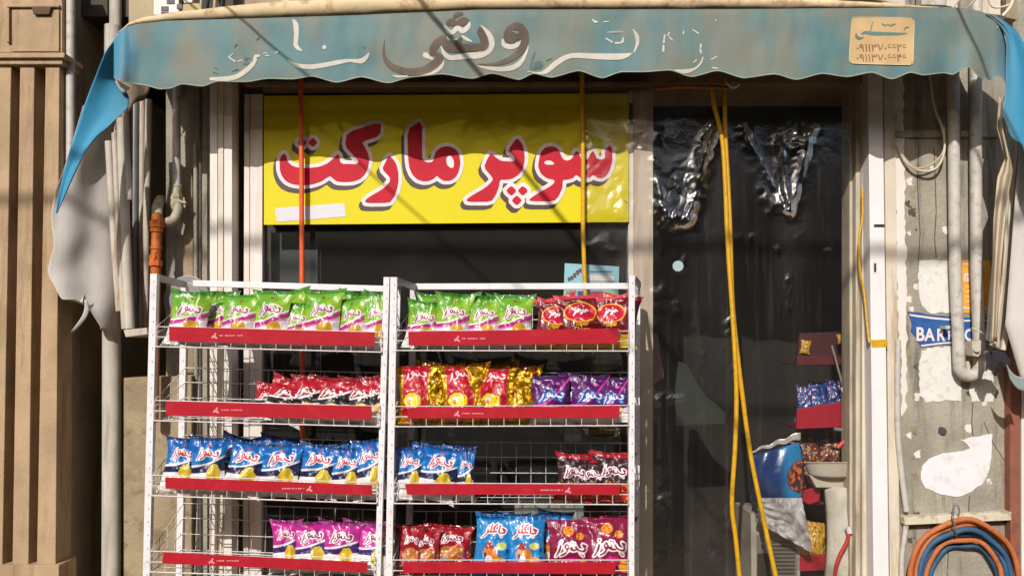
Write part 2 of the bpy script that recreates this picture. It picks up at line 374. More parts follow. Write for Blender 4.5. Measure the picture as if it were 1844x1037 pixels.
# ------------------------------------------------------------ neighbour building at far left
nb = root('neighbour_building', (P(50, 1037, -.2).x, -.1, 0), 'tan stone neighbour building with fluted pilaster at the left edge', 'building')
mb = MB(); mb.slab([(-700, -400), (115, -400), (106, 1300), (-700, 1300)], -.12, .5, stone); mb.build('wall', nb)
mb = MB(); mb.box((-2.9, .37, -.1), (P(109, 518, -.12).x, 1.2, 6), mat('side_render', (230, 212, 182), .9, .15, 3)); mb.build('side_wall', nb)
mb = MB()
for a0, b0, a1, b1 in ((-40, 20, -40, 4), (36, 62, 22, 51), (82, 107, 66, 100)):
    mb.slab([(a0, 117), (b0, 117), (b1, 1019), (a1, 1019)], -.25, .13, stone)
for a0, a1 in ((22, 8), (65, 55)): mb.slab([(a0 + 3, 119), (a0 + 7, 119), (a1 + 3, 1019), (a1 - 1, 1019)], -.165, .045, stone)
mb.slab([(-400, -300), (-60, -300), (-60, 1019), (-400, 1019)], -.25, .13, stone)
mb.build('fluted_pilaster', nb, bevel=.003)
mb = MB(); mb.slab([(-400, 96), (116, 95), (116, 104), (-400, 105)], -.285, .17, stone); mb.build('ledge', nb, bevel=.003); mb = MB(); mb.slab([(-400, 106), (112, 105), (112, 116), (-400, 116)], -.268, .15, stone); mb.build('ledge', nb, bevel=.003); mb = MB()
mb.slab([(-400, 1019), (106, 1017), (104, 1300), (-400, 1300)], -.27, .15, stone); mb.build('ledge', nb, bevel=.003)
mb = MB(); mb.slab([(-400, -80), (112, -80), (112, 95), (-400, 94)], -.235, .115, stone)
for q in ([(11, 8), (106, 8), (106, 13), (11, 13)], [(11, 14), (16, 14), (16, 76), (11, 76)]): mb.slab(q, -.252, .016, stone)
mb.slab([(22, 18), (106, 18), (106, 93), (22, 93)], -.246, .012, stone); mb.slab([(56, 12), (92, 12), (88, 26), (60, 26)], -.262, .01, mat('stone_painted_shadow', (110, 86, 64), .9))  # last slab paints the small bracket's shadow onto the panel
mb.build('panel', nb, bevel=.002)

# ------------------------------------------------------------ pipes at the left
def pt(px, py, Y): return P(px, py, Y)
mb = MB(); mb.tube([pt(127, -200, -.2), pt(127, 320, -.2), pt(124, 500, -.2)], 7.5 * mpp(-.2), pipe_grey, 14)
mb.build('thin_pipe', None, 'thin pale grey pipe running down the edge of the tan stone pilaster', 'pipe')
r = root('downpipe', pt(200, 1037, 0), 'thick light grey rainwater downpipe beside the dark recess', 'pipe')
mb = MB(); mb.tube([pt(201, 560, .0), pt(201, 800, .0), pt(199, 1300, .0)], 15.5 * mpp(0), pipe_conc, 28); mb.build('lower_pipe', r)
mb = MB(); mb.tube([pt(208, -300, .02), pt(208, 60, .02), pt(204, 580, .02)], 10.5 * mpp(0), pipe_conc, 24); mb.build('upper_pipe', r)
mb = MB(); mb.tube([pt(203, 48, .01), pt(202, 130, .01)], 15 * mpp(0), pipe_conc, 24); mb.build('pipe_socket', r)
mb = MB(); mb.tube([pt(200, 573, .0), pt(200, 592, .0)], 17.5 * mpp(0), pipe_conc, 28); mb.build('pipe_collar', r)
# gas pipe: cream riser with elbow, and an orange fitting
r = root('gas_pipe', pt(318, 400, 0), 'cream painted gas riser with a bulky elbow in front of bare concrete', 'pipe')
mb = MB(); mb.tube([pt(318, 60, -.03), pt(318, 352, -.03)], 7 * mpp(0), pipe_grey, 16)
mb.tube([pt(318, 335, -.03), pt(319, 360, -.03), pt(320, 378, -.04), pt(314, 394, -.05), pt(303, 400, -.06), pt(292, 402, -.0)], 8.5 * mpp(0), pipe_cream, 16, spline=True)
mb.build('riser', r)
mb = MB()
mb.tube([pt(318, y_, -.03) for y_ in (332, 336, 337, 350, 351, 356, 360, 364, 370, 377)], [7.4 * mpp(0), 10 * mpp(0), 8 * mpp(0), 8 * mpp(0), 10.5 * mpp(0), 10.5 * mpp(0), 9 * mpp(0), 11 * mpp(0), 11 * mpp(0), 9 * mpp(0)], pipe_cream, 8, smooth=False)
mb.tube([pt(308, 358, -.045), pt(335, 366, -.045)], 3 * mpp(0), pipe_cream, 8); mb.tube([pt(331, 356, -.04), pt(333, 374, -.04)], 2 * mpp(0), pipe_cream, 8)
mb.build('union_fitting', r)
r = root('gas_pipe', pt(281, 490, -.1), 'bright orange gas pipe with tee fitting rising behind the left post of the rack', 'pipe')
mb = MB(); mb.tube([pt(283, 372, -.06), pt(283, 388, -.08)], [9.5 * mpp(-.1), 9.5 * mpp(-.1)], pipe_cream, 16); mb.tube([pt(289, 360, .02), pt(286, 366, -.04), pt(283.5, 374, -.065)], 9.3 * mpp(-.1), pipe_cream, 16)
mb.build('pipe_end', r)
mb = MB(); mb.tube([pt(283, 386, -.1), pt(280, 492, -.1), pt(276, 760, -.1)], 9 * mpp(-.1), orange, 18)
for a, b, rr in ((398, 410, 13), (411, 418, 11), (445, 449, 10.5), (470, 479, 12.5), (390, 397, 10)): mb.tube([pt(283 - (a - 386) * .03, a, -.1), pt(283 - (b - 386) * .03, b, -.1)], rr * mpp(-.1), orange, 8 if rr > 11 else 16, smooth=rr < 11)
mb.tube([pt(281, 464, -.1), pt(274, 462, -.12)], 8 * mpp(-.1), orange, 12)
mb.build('orange_riser', r)
# grey wall vent behind the rack
mb = MB()
c = pt(336, 540, -.03); rr = 42 * mpp(-.03)
for k, (ra, th) in enumerate(((rr, .006), (rr * .72, .014))):
    mb.prism([c + Vector((ra * math.cos(a * math.pi / 16), -.012 * k, ra * 1.05 * math.sin(a * math.pi / 16))) for a in range(32)], Vector((0, th + .02, 0)), grey_metal)
mb.build('vent_cover', None, 'round grey metal wall cover behind the top left corner of the rack', 'vent cover', bevel=.003)
# peeling render and vertical conduit behind rack, left
mb = MB(); mb.tube([pt(361, 150, -.0), pt(361, 1300, -.0)], 3 * mpp(0), concrete_dark, 8); mb.tube([pt(352, 260, .03), pt(355, 1300, .03)], 4 * mpp(0), concrete, 8)
mb.build('conduit', None, 'grimy vertical conduit on the concrete left of the window frame', 'conduit')

# ------------------------------------------------------------ retracted awning arms, left and right
aw = root('awning', P(1000, 20, -.4), 'faded teal cloth awning with worn painted Persian lettering and scalloped edge over the shop front', 'awning'); r = aw
for x0, y0, x1, y1, rad, Y, m in ((196, 255, 216, 560, 7, -.17, rust), (206, 240, 224, 592, 5, -.2, rust), (219, 214, 233, 592, 9, -.19, rust), (226, 190, 234, 360, 5, -.24, rust),
                               (243, 180, 243, 592, 7, .12, grey_metal), (257, 180, 254, 592, 6, .14, rust), (268, 180, 262, 592, 6, .10, rust)):
    mb = MB(); mb.tube([pt(x0, y0, Y), pt((x0 + x1) / 2 - 1, (y0 + y1) / 2, Y), pt(x1, y1, Y)], rad * mpp(Y), m, 12, spline=True); mb.build('arm', r)
mb = MB(); mb.slab([(222, 594), (264, 590), (266, 602), (226, 607)], -.22, .36, rust); mb.build('bracket', r, bevel=.003)
r = aw
for k, (x0, y0, x1, y1, x2, y2, rad) in enumerate(((1836, 250, 1822, 420, 1797, 628, 4), (1827, 245, 1812, 430, 1792, 625, 6), (1818, 250, 1804, 440, 1788, 622, 6), (1806, 300, 1795, 460, 1783, 615, 4),
        (1842, 240, 1832, 470, 1806, 630, 5), (1800, 330, 1790, 470, 1778, 612, 3), (1815, 330, 1808, 480, 1792, 618, 3))):
    Y = -.13 - .01 * k; mb = MB(); mb.tube([pt(x0, y0, Y), pt(x1, y1, Y), pt(x2, y2, Y)], rad * mpp(Y), [rust, cream, pipe_grey][k % 3], 10, spline=True); mb.build('arm', r)
mb = MB(); mb.slab([(1750, 615), (1766, 612), (1770, 628), (1762, 642), (1752, 640)], -.12, .06, rust); mb.tube([pt(1750, 590, -.12), pt(1762, 596, -.13), pt(1785, 606, -.13)], 1.6 * mpp(-.3), rust, 6)
mb.tube([pt(1759, 628, -.135), pt(1759, 628, -.1)], 6 * mpp(-.3), rust, 12); mb.tube([pt(1776, 634, -.135), pt(1776, 634, -.1)], 4 * mpp(-.3), rust, 12); mb.build('hinge', r)
mb = MB(); mb.slab(rough_poly([(1782, 634), (1798, 630), (1812, 634), (1820, 648), (1816, 662), (1806, 652), (1797, 650), (1791, 668), (1784, 664)], 1.5, 6, 5), -.23, .03, black_cloth); mb.build('black_wrap', r)
# ------------------------------------------------------------ right pipes
r = root('u_pipe', pt(1743, 690, -.06), 'grey U shaped double pipe in front of the torn posters on the right pier', 'pipe')
Yp = -.05; rr = 10.3 * mpp(Yp)
pp = [pt(1715, -50, Yp), pt(1717, 240, Yp), pt(1720, 480, Yp), pt(1727, 650, Yp)]
arc = [pt(1745 - 18.5 * math.cos(a), 655 + 22 * math.sin(a), Yp) for a in [math.pi * k / 10 for k in range(1, 10)]]
mb = MB(); mb.tube(pp + arc + [pt(1764, 650, Yp), pt(1758, 480, Yp), pt(1757, 260, Yp), pt(1757, -50, Yp)], rr, pipe_grey, 18); mb.build('pipe_loop', r)
mb = MB()
for y in (588,): mb.slab([(1703, y - 2), (1711, y - 2), (1711, y + 4), (1703, y + 4)], Yp - .012, .06, pipe_grey); mb.build('pipe_clamp', r); mb = MB()
mb.tube([pt(1742, 650, Yp), pt(1744, 668, Yp)], 4 * mpp(Yp), rust, 8); mb.build('pipe_clamp', r)
mb = MB(); mb.tube([pt(1672, 120, -.03), pt(1682, 190, -.035), pt(1698, 235, -.05), pt(1700, 275, -.06), pt(1686, 303, -.05), pt(1660, 308, -.04), pt(1632, 293, -.03), pt(1616, 262, -.02)], 2.2 * mpp(0), flat('cable_cream', (220, 205, 175), .5), 8, spline=True)
mb.tube([pt(1700, 230, -.05), pt(1700, 268, -.06), pt(1683, 292, -.05), pt(1650, 303, -.04), pt(1625, 280, -.03)], 1.6 * mpp(0), flat('cable_cream2', (200, 186, 158), .5), 8, spline=True)
mb.build('hanging_cable', None, 'loose cream cable hanging in a loop on the right pier', 'cable')
# ledge and cable duct on the pier
mb = MB(); mb.slab([(1628, 931), (1824, 921), (1825, 936), (1630, 945)], -.05, .05, mat('ledge_cream', (222, 212, 188), .7, .1, 10, (160, 130, 90), .7)); mb.build('wall_ledge', None, 'narrow cream timber batten across the right pier above the hose coils', 'batten', bevel=.002)
mb = MB(); mb.tube([pt(1617, 612, -.02), pt(1617, 780, -.02), pt(1632, 920, -.02)], 5 * mpp(0), pipe_grey, 10, spline=True); mb.tube([pt(1632, 944, -.03), pt(1624, 1000, -.03), pt(1622, 1200, -.03)], 4.5 * mpp(0), pipe_grey, 10)
mb.build('conduit', None, 'thin grey conduit bending down the left edge of the right pier', 'conduit')
r = root('door_post', pt(1828, 1037, -.05), 'brown painted steel post with white sheet at the far right edge', 'post')
mb = MB(); mb.slab([(1819, 560), (1837, 560), (1838, 1300), (1821, 1300)], -.05, .05, brown_paint); mb.build('steel_post', r, bevel=.003)
mb = MB(); mb.slab([(1839, 560), (2100, 560), (2100, 1300), (1840, 1300)], -.03, .03, white_frame); mb.build('white_sheet', r)
# ------------------------------------------------------------ posters on the pier
def surf(Y): return lambda x, y: P(x, y, Y)
def poster(name, pts, m, label, cat, amp=1.5, step=6, seed=1, Y=-.002):
    mb = MB(); mb.slab(rough_poly(pts, amp, step, seed), Y - .001, .001 + .0015, m); return mb, name, label, cat
mb, *_ = poster('p', [(1656, 470), (1668, 469), (1731, 468), (1733, 562), (1704, 563), (1674, 565), (1660, 552), (1655, 530), (1654, 500)], paper_white, '', '', seed=4)
mb.slab([(1731, 468), (1782, 468), (1784, 482), (1782, 566), (1733, 563)], -.0034, .002, paper_orange)
mb.slab([(1734, 474), (1774, 474), (1774, 477), (1734, 477)], -.0048, .001, sign_white)
for q in ((1736, 492, 1747, 497), (1736, 497, 1739, 507), (1741, 500, 1746, 507), (1748, 497, 1750, 506), (1750, 492, 1753, 507)): mb.slab([(q[0], q[1]), (q[2], q[1]), (q[2], q[3]), (q[0], q[3])], -.0048, .001, sign_white)
for k in range(4): mb.slab([(1738, 514 + k * 9), (1750, 513 + k * 9), (1749, 517 + k * 9), (1739, 518 + k * 9)], -.0048, .001, flat('pale_orange', (252, 210, 130)))
mb.slab([(1733, 553), (1780, 554), (1780, 557), (1733, 556)], -.0048, .001, sign_white)
mb.build('torn_poster', None, 'torn white and orange poster remains behind the twin pipes', 'poster')
# blue banner with lettering
mb = MB()
ban = [(1634, 560), (1680, 567), (1735, 572), (1782, 571), (1784, 622), (1735, 619), (1700, 620), (1658, 625), (1652, 610), (1640, 596), (1643, 585)]
mb.slab(rough_poly(ban, .8, 8, 2), -.0055, .004, paper_blue)
mb.slab([(1636, 565), (1680, 571), (1735, 576), (1780, 575), (1780, 578), (1735, 579), (1680, 574.5), (1640, 569)], -.0068, .001, sign_white)
mb.slab([(1658, 621), (1700, 616), (1735, 615), (1781, 618), (1781, 620), (1735, 617.5), (1700, 619), (1659, 624)], -.0068, .001, sign_white)
for ch, x, s in (('B', 1657, 34), ('A', 1674, 31), ('R', 1694, 30), ('R', 1712, 22), ('I', 1734, 27), ('C', 1745, 30), ('A', 1771, 30)):
    put_text(mb, ch, surf(-.0075), x, 613 if s > 28 else 611, s, sign_white, off=.03, xs=.82)
mb.build('blue_banner', None, 'torn blue banner lettered BARRICA behind the twin pipes', 'banner')
mb, *_ = poster('p', [(1660, 632), (1672, 627), (1726, 622), (1730, 625), (1731, 722), (1700, 721), (1668, 724), (1656, 712), (1655, 650)], paper_white, '', '', seed=8)
mb.slab([(1732, 622), (1753, 622), (1753, 660), (1740, 668), (1732, 660)], -.0042, .001, mat('pale_orange_print', (250, 214, 150), .7, .1, 20))
mb.build('torn_poster', None, 'torn white paper patch below the blue banner, left of the gap', 'poster')
mb, *_ = poster('p', [(1754, 640), (1776, 650), (1790, 660), (1788, 690), (1798, 698), (1790, 712), (1788, 722), (1750, 723), (1746, 700), (1752, 660)], paper_white, '', '', seed=9)
mb.build('torn_poster', None, 'small torn white paper patch right of the pipe bend', 'poster')
mb, *_ = poster('p', [(1787, 781), (1786, 810), (1783, 840), (1772, 868), (1750, 885), (1725, 894), (1690, 888), (1666, 878), (1658, 862), (1660, 838), (1672, 826), (1700, 816), (1734, 811), (1748, 806), (1741, 798), (1728, 792), (1745, 788), (1770, 784)], paper_bright, '', '', 1.0, 6, 11)
mb.build('white_patch', None, 'leaf shaped white paint patch on the right pier above the batten', 'patch')
mb = MB()
for x, y in ((1695, 775), (1697, 776)): mb.tube([pt(x, y, -.006), pt(x, y, .001)], 7 * mpp(0), black_cloth, 14)
mb.build('wall_plug', None, 'dark round hole plug in the pier above the leaf shaped white patch', 'wall plug')
# ------------------------------------------------------------ hose coils
def coil(label, rings, m, n0):
    r = root('hose_coil', pt(1737, 1150, -.1), label, 'hose', 'hose coils on the pier')
    mb = MB()
    for (cx, cy, rad, Y, th, ph) in rings:
        k = 56; pts = [pt(cx + rad * math.cos(2 * math.pi * i / k + ph) * (1 + .02 * math.sin(2 * math.pi * i / k * 2 + ph)), cy + rad * 1.08 * math.sin(2 * math.pi * i / k + ph) + 2.2 * math.sin(i * .7 + ph * 5), Y + .012 * math.sin(2 * math.pi * i / k * 1.0 + ph * 3) + .003 * math.sin(i * .9 + ph)) for i in range(k)]
        pts.append(pts[0]); mb.tube(pts, th * mpp(Y), m, 10, caps=False)
    mb.build('hose', r); return r
hor = mat('hose_orange', (196, 112, 62), .65, .15, 20, (170, 80, 40), .5); hbl = mat('hose_blue', (52, 96, 132), .65, .15, 20, (30, 60, 100), .5)
coil('orange hose coil hanging on the right pier below the batten', [(1737, 1042, 98, -.075, 4.7, 0), (1740, 1043, 92, -.065, 4.7, 1.1), (1735, 1046, 70, -.06, 4.4, 2.0), (1738, 1045, 95, -.04, 5, 2.6)], hor, 0)
coil('blue hose coil wound inside the orange hose coil', [(1738, 1045, 84, -.07, 4.7, .4), (1735, 1045, 79, -.055, 4.7, 1.7), (1736, 1048, 63, -.03, 4.5, 2.2)], hbl, 0)
mb = MB(); mb.tube([pt(1716, 931, -.055), pt(1717, 915, -.07), pt(1721, 907, -.075), pt(1727, 915, -.075), pt(1727, 925, -.07)], 1.6 * mpp(0), grey_metal, 6, spline=True)
mb.tube([pt(1714, 936, -.06), pt(1715, 928, -.12), pt(1720, 950, -.12), pt(1722, 964, -.09)], 1.4 * mpp(0), grey_metal, 6, spline=True)
mb.build('wire_hook', None, 'bent wire hook tied round the hose coils', 'hook')
# ============================================================ AWNING
YA = -.40
TOP = [(206, 74), (212, 62), (225, 50), (245, 44), (300, 38), (480, 33), (640, 28), (860, 18), (1100, 17.5), (1340, 17), (1560, 15), (1700, 13.5), (1740, 15), (1770, 22), (1792, 36), (1806, 55), (1812, 80)]
BOT = [(205, 141), (208, 142), (224, 148), (260, 154), (289, 161), (305, 160), (328, 152), (364, 156), (393, 147), (442, 148), (484, 142), (526, 143), (562, 138), (606, 149), (651, 139), (698, 150), (744, 139), (796, 134), (850, 142), (886, 133), (935, 144), (961, 133), (993, 140),
       (1042, 128), (1084, 141), (1120, 130), (1159, 130), (1206, 127), (1245, 139), (1292, 128), (1340, 141), (1395, 134), (1434, 144), (1481, 133), (1525, 139), (1570, 131), (1606, 143), (1640, 131), (1663, 136), (1700, 132), (1715, 135), (1732, 126), (1747, 121), (1760, 136), (1772, 144), (1785, 144), (1797, 138), (1804, 139), (1812, 150)]
def Yval(px, py):
    h = min(1, max(0, (py - 30) / 115));  e = max(0, (px - 1560) / 250) + max(0, (330 - px) / 120)
    y = YA - .010 * h + .009 * h * math.sin(px / 33.0 + .6 * math.sin(px / 90)) + .006 * math.sin(px / 145 + 1) + e * .022 * h * math.sin(px / 13.5 + py / 90)
    if px < 232: y += ((232 - px) / 27) ** 2 * .006 - .008 * math.sin((px - 205) / 27 * 3.14)
    if px > 1790: y += ((px - 1790) / 22) ** 2 * .05
    return y + .007 * noise.noise(Vector((px / 60, py / 50, 0))) + .003 * noise.noise(Vector((px / 22, py / 60, 5)))
def Sv(px, py, o=0): return P(px, py, Yval(px, py) - o)
def val_pt(u, v):
    px = 205 + (1812 - 205) * u; t = lerp_tab(TOP, px); b = smooth_tab(BOT, px); return Sv(px, t + (b - t) * v)
mb = MB(); mb.grid(460, 16, val_pt, awn_front); mb.build('valance', aw)
# pale frayed hem along the scallops
hem = cloth_mat('hem_cloth', (176, 176, 150), (150, 168, 158), (140, 130, 110), .1)
mb = MB(); mb.grid(460, 1, lambda u, v: (lambda px: Sv(px, smooth_tab(BOT, px) - 2.0 * (1 - v) + .6, .0022))(205 + 1607 * u), hem); mb.build('hem', aw, thick=.001)
# second, shorter scalloped layer hanging behind the front one
def lining(u, v):
    px = 230 + (1790 - 230) * u; b = smooth_tab(BOT, px + 12) - 33; t = lerp_tab(TOP, px) + 10; return P(px, t + (b - t) * v, -.345 + .012 * math.sin(px / 40))
mb = MB(); mb.grid(240, 4, lining, cloth_mat('lining_cloth', (180, 160, 140), (170, 150, 130), (160, 140, 120), .2)); mb.build('inner_valance', aw)
# unseen hood cloth from the front bar to the wall, added to darken the sign
def hood(u, v):
    px = 212 + (1800 - 212) * u; p = P(px, max(lerp_tab(TOP, px), 20) + 12, -.385); return Vector((p.x, p.y + v * .42, p.z - .03 * math.sin(v * math.pi) - .01 * math.sin(u * 60) * v))
mb = MB(); mb.grid(120, 8, hood, cloth_mat('hood_cloth', (120, 134, 128), (130, 138, 124), (140, 130, 110), .03)); mb.build('hood', aw, thick=.002)
# inner face of the side cloth between the front corner and the wall
cheek_m = cloth_mat('inner_brown_cloth', (150, 130, 110), (160, 140, 118), (120, 104, 88), .02)
def cheek(u, v):
    px = 208 + 62 * u; Yc = -.13 + .09 * u + .012 * math.sin(u * 8 + v * 3); return P(px, (236 - 76 * u + 8 * math.sin(u * 9)) * (1 - v) + 60 * v, Yc)
mb = MB(); mb.grid(16, 10, cheek, cheek_m); mb.build('side_cheek', aw, thick=.0015)
# rolled beige canvas along the front bar
def roll(mb, tab_t, tab_b, x0, x1, n, Y0):
    rings = []; k = 12; vs = []; fs = []
    for i in range(n + 1):
        px = x0 + (x1 - x0) * i / n; a = lerp_tab(tab_t, px); b = lerp_tab(tab_b, px); cy = (a + b) / 2; hr = abs(b - a) / 2
        for j in range(k):
            th = 2 * math.pi * j / k; rr = hr * (1 + .14 * noise.noise(Vector((px / 45, j * .8, 3)))); c = P(px, cy - rr * math.sin(th), Y0); vs.append(Vector((c.x, c.y - math.cos(th) * rr * mpp(Y0), c.z)))
    for i in range(n):
        for j in range(k): fs.append((i * k + j, i * k + (j + 1) % k, (i + 1) * k + (j + 1) % k, (i + 1) * k + j))
    mb.add(vs, fs, awn_beige, True)
mb = MB(); roll(mb, [(216, 57), (232, 42), (260, 32), (320, 22), (420, 12), (520, 3), (640, -3), (840, -8), (1300, -8), (1560, 4), (1650, 11), (1690, 13)], [(216, 60), (235, 46), (300, 40), (480, 35), (640, 30), (860, 20), (1340, 18.5), (1560, 16), (1690, 14.5)], 214, 1690, 160, YA + .03)
mb.build('canvas_roll', aw)
mb = MB(); roll(mb, [(500, 4), (640, -30), (1500, -34), (1600, 2)], [(500, 8), (640, -1), (860, 6), (1300, 5), (1600, 4)], 500, 1600, 120, YA + .07); mb.build('canvas_roll', aw)
# blue side curtain at the left: outer face, flaring out, and the pale inner face hanging below
EL = [Vector(v) for v in ((216, 57), (203, 76), (190, 94), (176, 128), (163, 160), (150, 195), (138, 232), (127, 266), (117, 301), (107, 345), (101, 384))]
ER = [Vector(v) for v in ((232, 47), (214, 84), (209, 120), (208, 146), (222, 160), (231, 172), (232, 190), (223, 202), (197, 226), (160, 262), (103, 384))]
def cur(L, t):
    c = catm(L, 8); f = t * (len(c) - 1); i = min(int(f), len(c) - 2); return c[i].lerp(c[i + 1], f - i)
def blue_l(u, v):
    a = cur(EL, v); b = cur(ER, v); p = a.lerp(b, u); return P(p.x, p.y, -.375 - .02 * u * (1 - v) - .006 * math.sin(u * 7 + v * 3) * v - .17 * v ** 1.3 + .5 * u * v * (1 - v))
mb = MB(); mb.grid(18, 60, blue_l, awn_front); mb.build('side_curtain', aw, thick=.002)
# curled pink-white lip where the corner folds under
mb = MB(); mb.grid(6, 8, lambda u, v: P(207 + 24 * v + 3 * math.sin(u * 3), 143 + 6 * v + (4 + 14 * math.sin(v * math.pi)) * u + 8 * v, -.395 + .03 * u), awn_white); mb.build('folded_lip', aw, thick=.0015)
WL = [Vector(v) for v in ((150, 190), (118, 296), (100, 345), (92, 395), (97, 440), (86, 488), (98, 515), (110, 537), (120, 538), (132, 538))]
WR = [Vector(v) for v in ((214, 190), (204, 240), (197, 300), (201, 360), (204, 410), (207, 460), (212, 510), (214, 545), (213, 570), (213, 575))]
def white_l(u, v):
    a = cur(WL, v); b = cur(WR, v); p = a.lerp(b, u)
    if v > .9: p.y += (v - .9) * 10 * (-16 * (1 if .22 < u < .30 else 0) + 30 * min(1, max(0, (u - .3) * 3)) - 26 * max(0, u - .75))
    return P(p.x, p.y, -.30 + .21 * u - .02 * math.sin(u * 2.6) + .008 * math.sin(u * 9 + v * 5))
mb = MB(); mb.grid(30, 50, white_l, awn_white); mb.build('side_curtain_lining', aw, thick=.002)
mb = MB(); mb.grid(3, 10, lambda u, v: P(152 - 20 * v + 6 * math.sin(v * 4) + (5 + 5 * math.sin(v * 3)) * u, 540 + 58 * v, -.30 + .01 * u), awn_white); mb.build('torn_strip', aw, thick=.0015)
# right side curtain: blue outside
ELr = [Vector(v) for v in ((1776, 26), (1800, 46), (1812, 70), (1811, 120), (1810, 170), (1803, 200), (1812, 222), (1822, 248), (1840, 262), (1852, 300), (1862, 330))]
ERr = [Vector(v) for v in ((1790, 26), (1830, 56), (1850, 90), (1880, 130), (1900, 180), (1930, 230), (1940, 262), (1945, 290), (1950, 310), (1955, 330), (1960, 345))]
def blue_r(u, v):
    a = cur(ELr, v); b = cur(ERr, v); p = a.lerp(b, u); return P(p.x, p.y, -.40 + .06 * u + .012 * math.sin(u * 9 + v * 4))
mb = MB(); mb.grid(22, 50, blue_r, awn_front); mb.build('side_curtain', aw, thick=.002)
mb = MB(); mb.grid(14, 40, lambda u, v: (lambda a, b: P(a + (b - a) * u, 175 + 440 * v, -.33 + .02 * math.sin(u * 7 + v * 3)))(lerp_tab([(0, 1800), (.12, 1795), (.25, 1810), (.33, 1796), (.5, 1789), (.8, 1786), (1, 1784)], v), lerp_tab([(0, 1810), (.15, 1812), (.3, 1824), (.45, 1812), (.7, 1802), (1, 1796)], v)), cloth_mat('cream_lining', (214, 196, 168), (224, 208, 180), (190, 168, 138), .1)); mb.build('side_curtain_lining', aw, thick=.002)
mb = MB(); mb.grid(14, 40, lambda u, v: (lambda a, b: P(a + (b - a) * u, 255 + 440 * v, -.25 + .02 * math.sin(u * 9 + v * 3)))(lerp_tab([(0, 1838), (.2, 1829), (.5, 1819), (.75, 1810), (.86, 1824), (1, 1842)], v), 1960), awn_white); mb.build('side_curtain_lining', aw, thick=.002)
mb = MB(); mb.grid(6, 10, lambda u, v: P(1812 + 34 * v + 6 * u, 655 + 30 * v + 26 * u + 6 * math.sin(v * 4), -.3 + .01 * u), cloth_mat('pale_teal_cloth', (150, 170, 168), (165, 180, 176), (140, 150, 145), .1)); mb.build('torn_strip', aw, thick=.002)
# pole ends of the frame under the hood
mb = MB(); mb.tube([pt(232, 72, -.38), pt(1795, 52, -.38)], 6 * mpp(-.36), grey_metal, 10); mb.build('front_bar', aw)
# ------------------------------------------------------------ lettering painted on the valance
ox, oy, s5 = 680, 10, 6.147
br = [[(75, 388, 8), (64, 500, 26), (85, 600, 52), (150, 670, 68), (250, 715, 76), (350, 735, 82), (500, 720, 90), (610, 665, 100), (690, 590, 80), (650, 545, 60)],
      [(590, 550, 30), (610, 490, 80), (650, 420, 84), (720, 370, 84), (735, 345, 40)], [(735, 400, 90), (790, 450, 120), (850, 470, 100), (950, 465, 90), (1100, 465, 90), (1175, 450, 100), (1180, 380, 90), (1140, 290, 80), (1140, 235, 8)], [(860, 470, 80), (900, 400, 60), (925, 350, 12)],
      [(820, 190, 85), (790, 205, 40)], [(760, 200, 20), (820, 185, 90), (870, 200, 50), (945, 175, 92), (1000, 165, 30)], [(850, 120, 40), (890, 100, 48), (930, 88, 30)],
      [(1500, 400, 44), (1440, 370, 70), (1440, 300, 80), (1490, 240, 80), (1560, 230, 84), (1620, 290, 84), (1630, 380, 84), (1600, 470, 80), (1530, 550, 74), (1430, 610, 60), (1300, 645, 36), (1110, 648, 8)], [(1480, 340, 110), (1560, 340, 80)], ]
wh = [[(165, 775, 8), (230, 790, 22), (330, 782, 14)], [(470, 768, 10), (560, 750, 44), (650, 710, 66), (705, 650, 60), (718, 600, 20)], [(530, 550, 60), (600, 590, 30)],
      [(700, 450, 8), (735, 530, 40), (800, 580, 52), (900, 575, 58), (1000, 560, 66), (1120, 552, 76), (1220, 500, 80), (1258, 420, 76), (1225, 320, 60), (1145, 225, 12)], [(755, 345, 10), (790, 392, 24)], [(940, 345, 24), (985, 375, 34), (1040, 400, 14)], [(835, 382, 12), (875, 376, 20)],
      [(740, 230, 24), (785, 290, 50), (830, 300, 50), (885, 250, 50), (940, 285, 54), (1000, 240, 50), (1018, 190, 18)],
      [(1385, 385, 26), (1400, 440, 48), (1480, 460, 56), (1560, 430, 44), (1600, 390, 20)], [(1105, 672, 10), (1250, 700, 40), (1400, 708, 52), (1520, 680, 56), (1600, 610, 44), (1655, 500, 20), (1665, 450, 8)]]
brt = [tr(q, ox, oy, s5) for q in br]; wht = [tr(q, ox, oy, s5) for q in wh]
A = lambda L, x, y, s: wht.extend(tr(q, x, y, s) for q in L)
A([[(845, 90, 8), (878, 140, 52), (886, 250, 50), (880, 350, 46), (910, 395, 34), (945, 412, 8)], [(1175, 378, 42)], [(805, 515, 10), (860, 550, 30), (920, 572, 44), (1030, 582, 50), (1180, 562, 48), (1350, 528, 44), (1440, 515, 30)],
   [(1440, 515, 24), (1550, 522, 52), (1605, 490, 44), (1638, 440, 16)], [(0, 706, 34), (150, 704, 46), (270, 680, 50), (370, 615, 50), (440, 545, 44)], [(455, 520, 36), (462, 470, 30), (500, 468, 22)], [(185, 478, 12), (230, 440, 8)], [(185, 482, 16), (250, 525, 16)], [(280, 522, 12), (325, 512, 12)],
   [(545, 440, 10), (590, 438, 6)], [(560, 465, 8), (600, 462, 12)], [(665, 440, 10), (690, 425, 18)]], 380, 20, 5.7625)
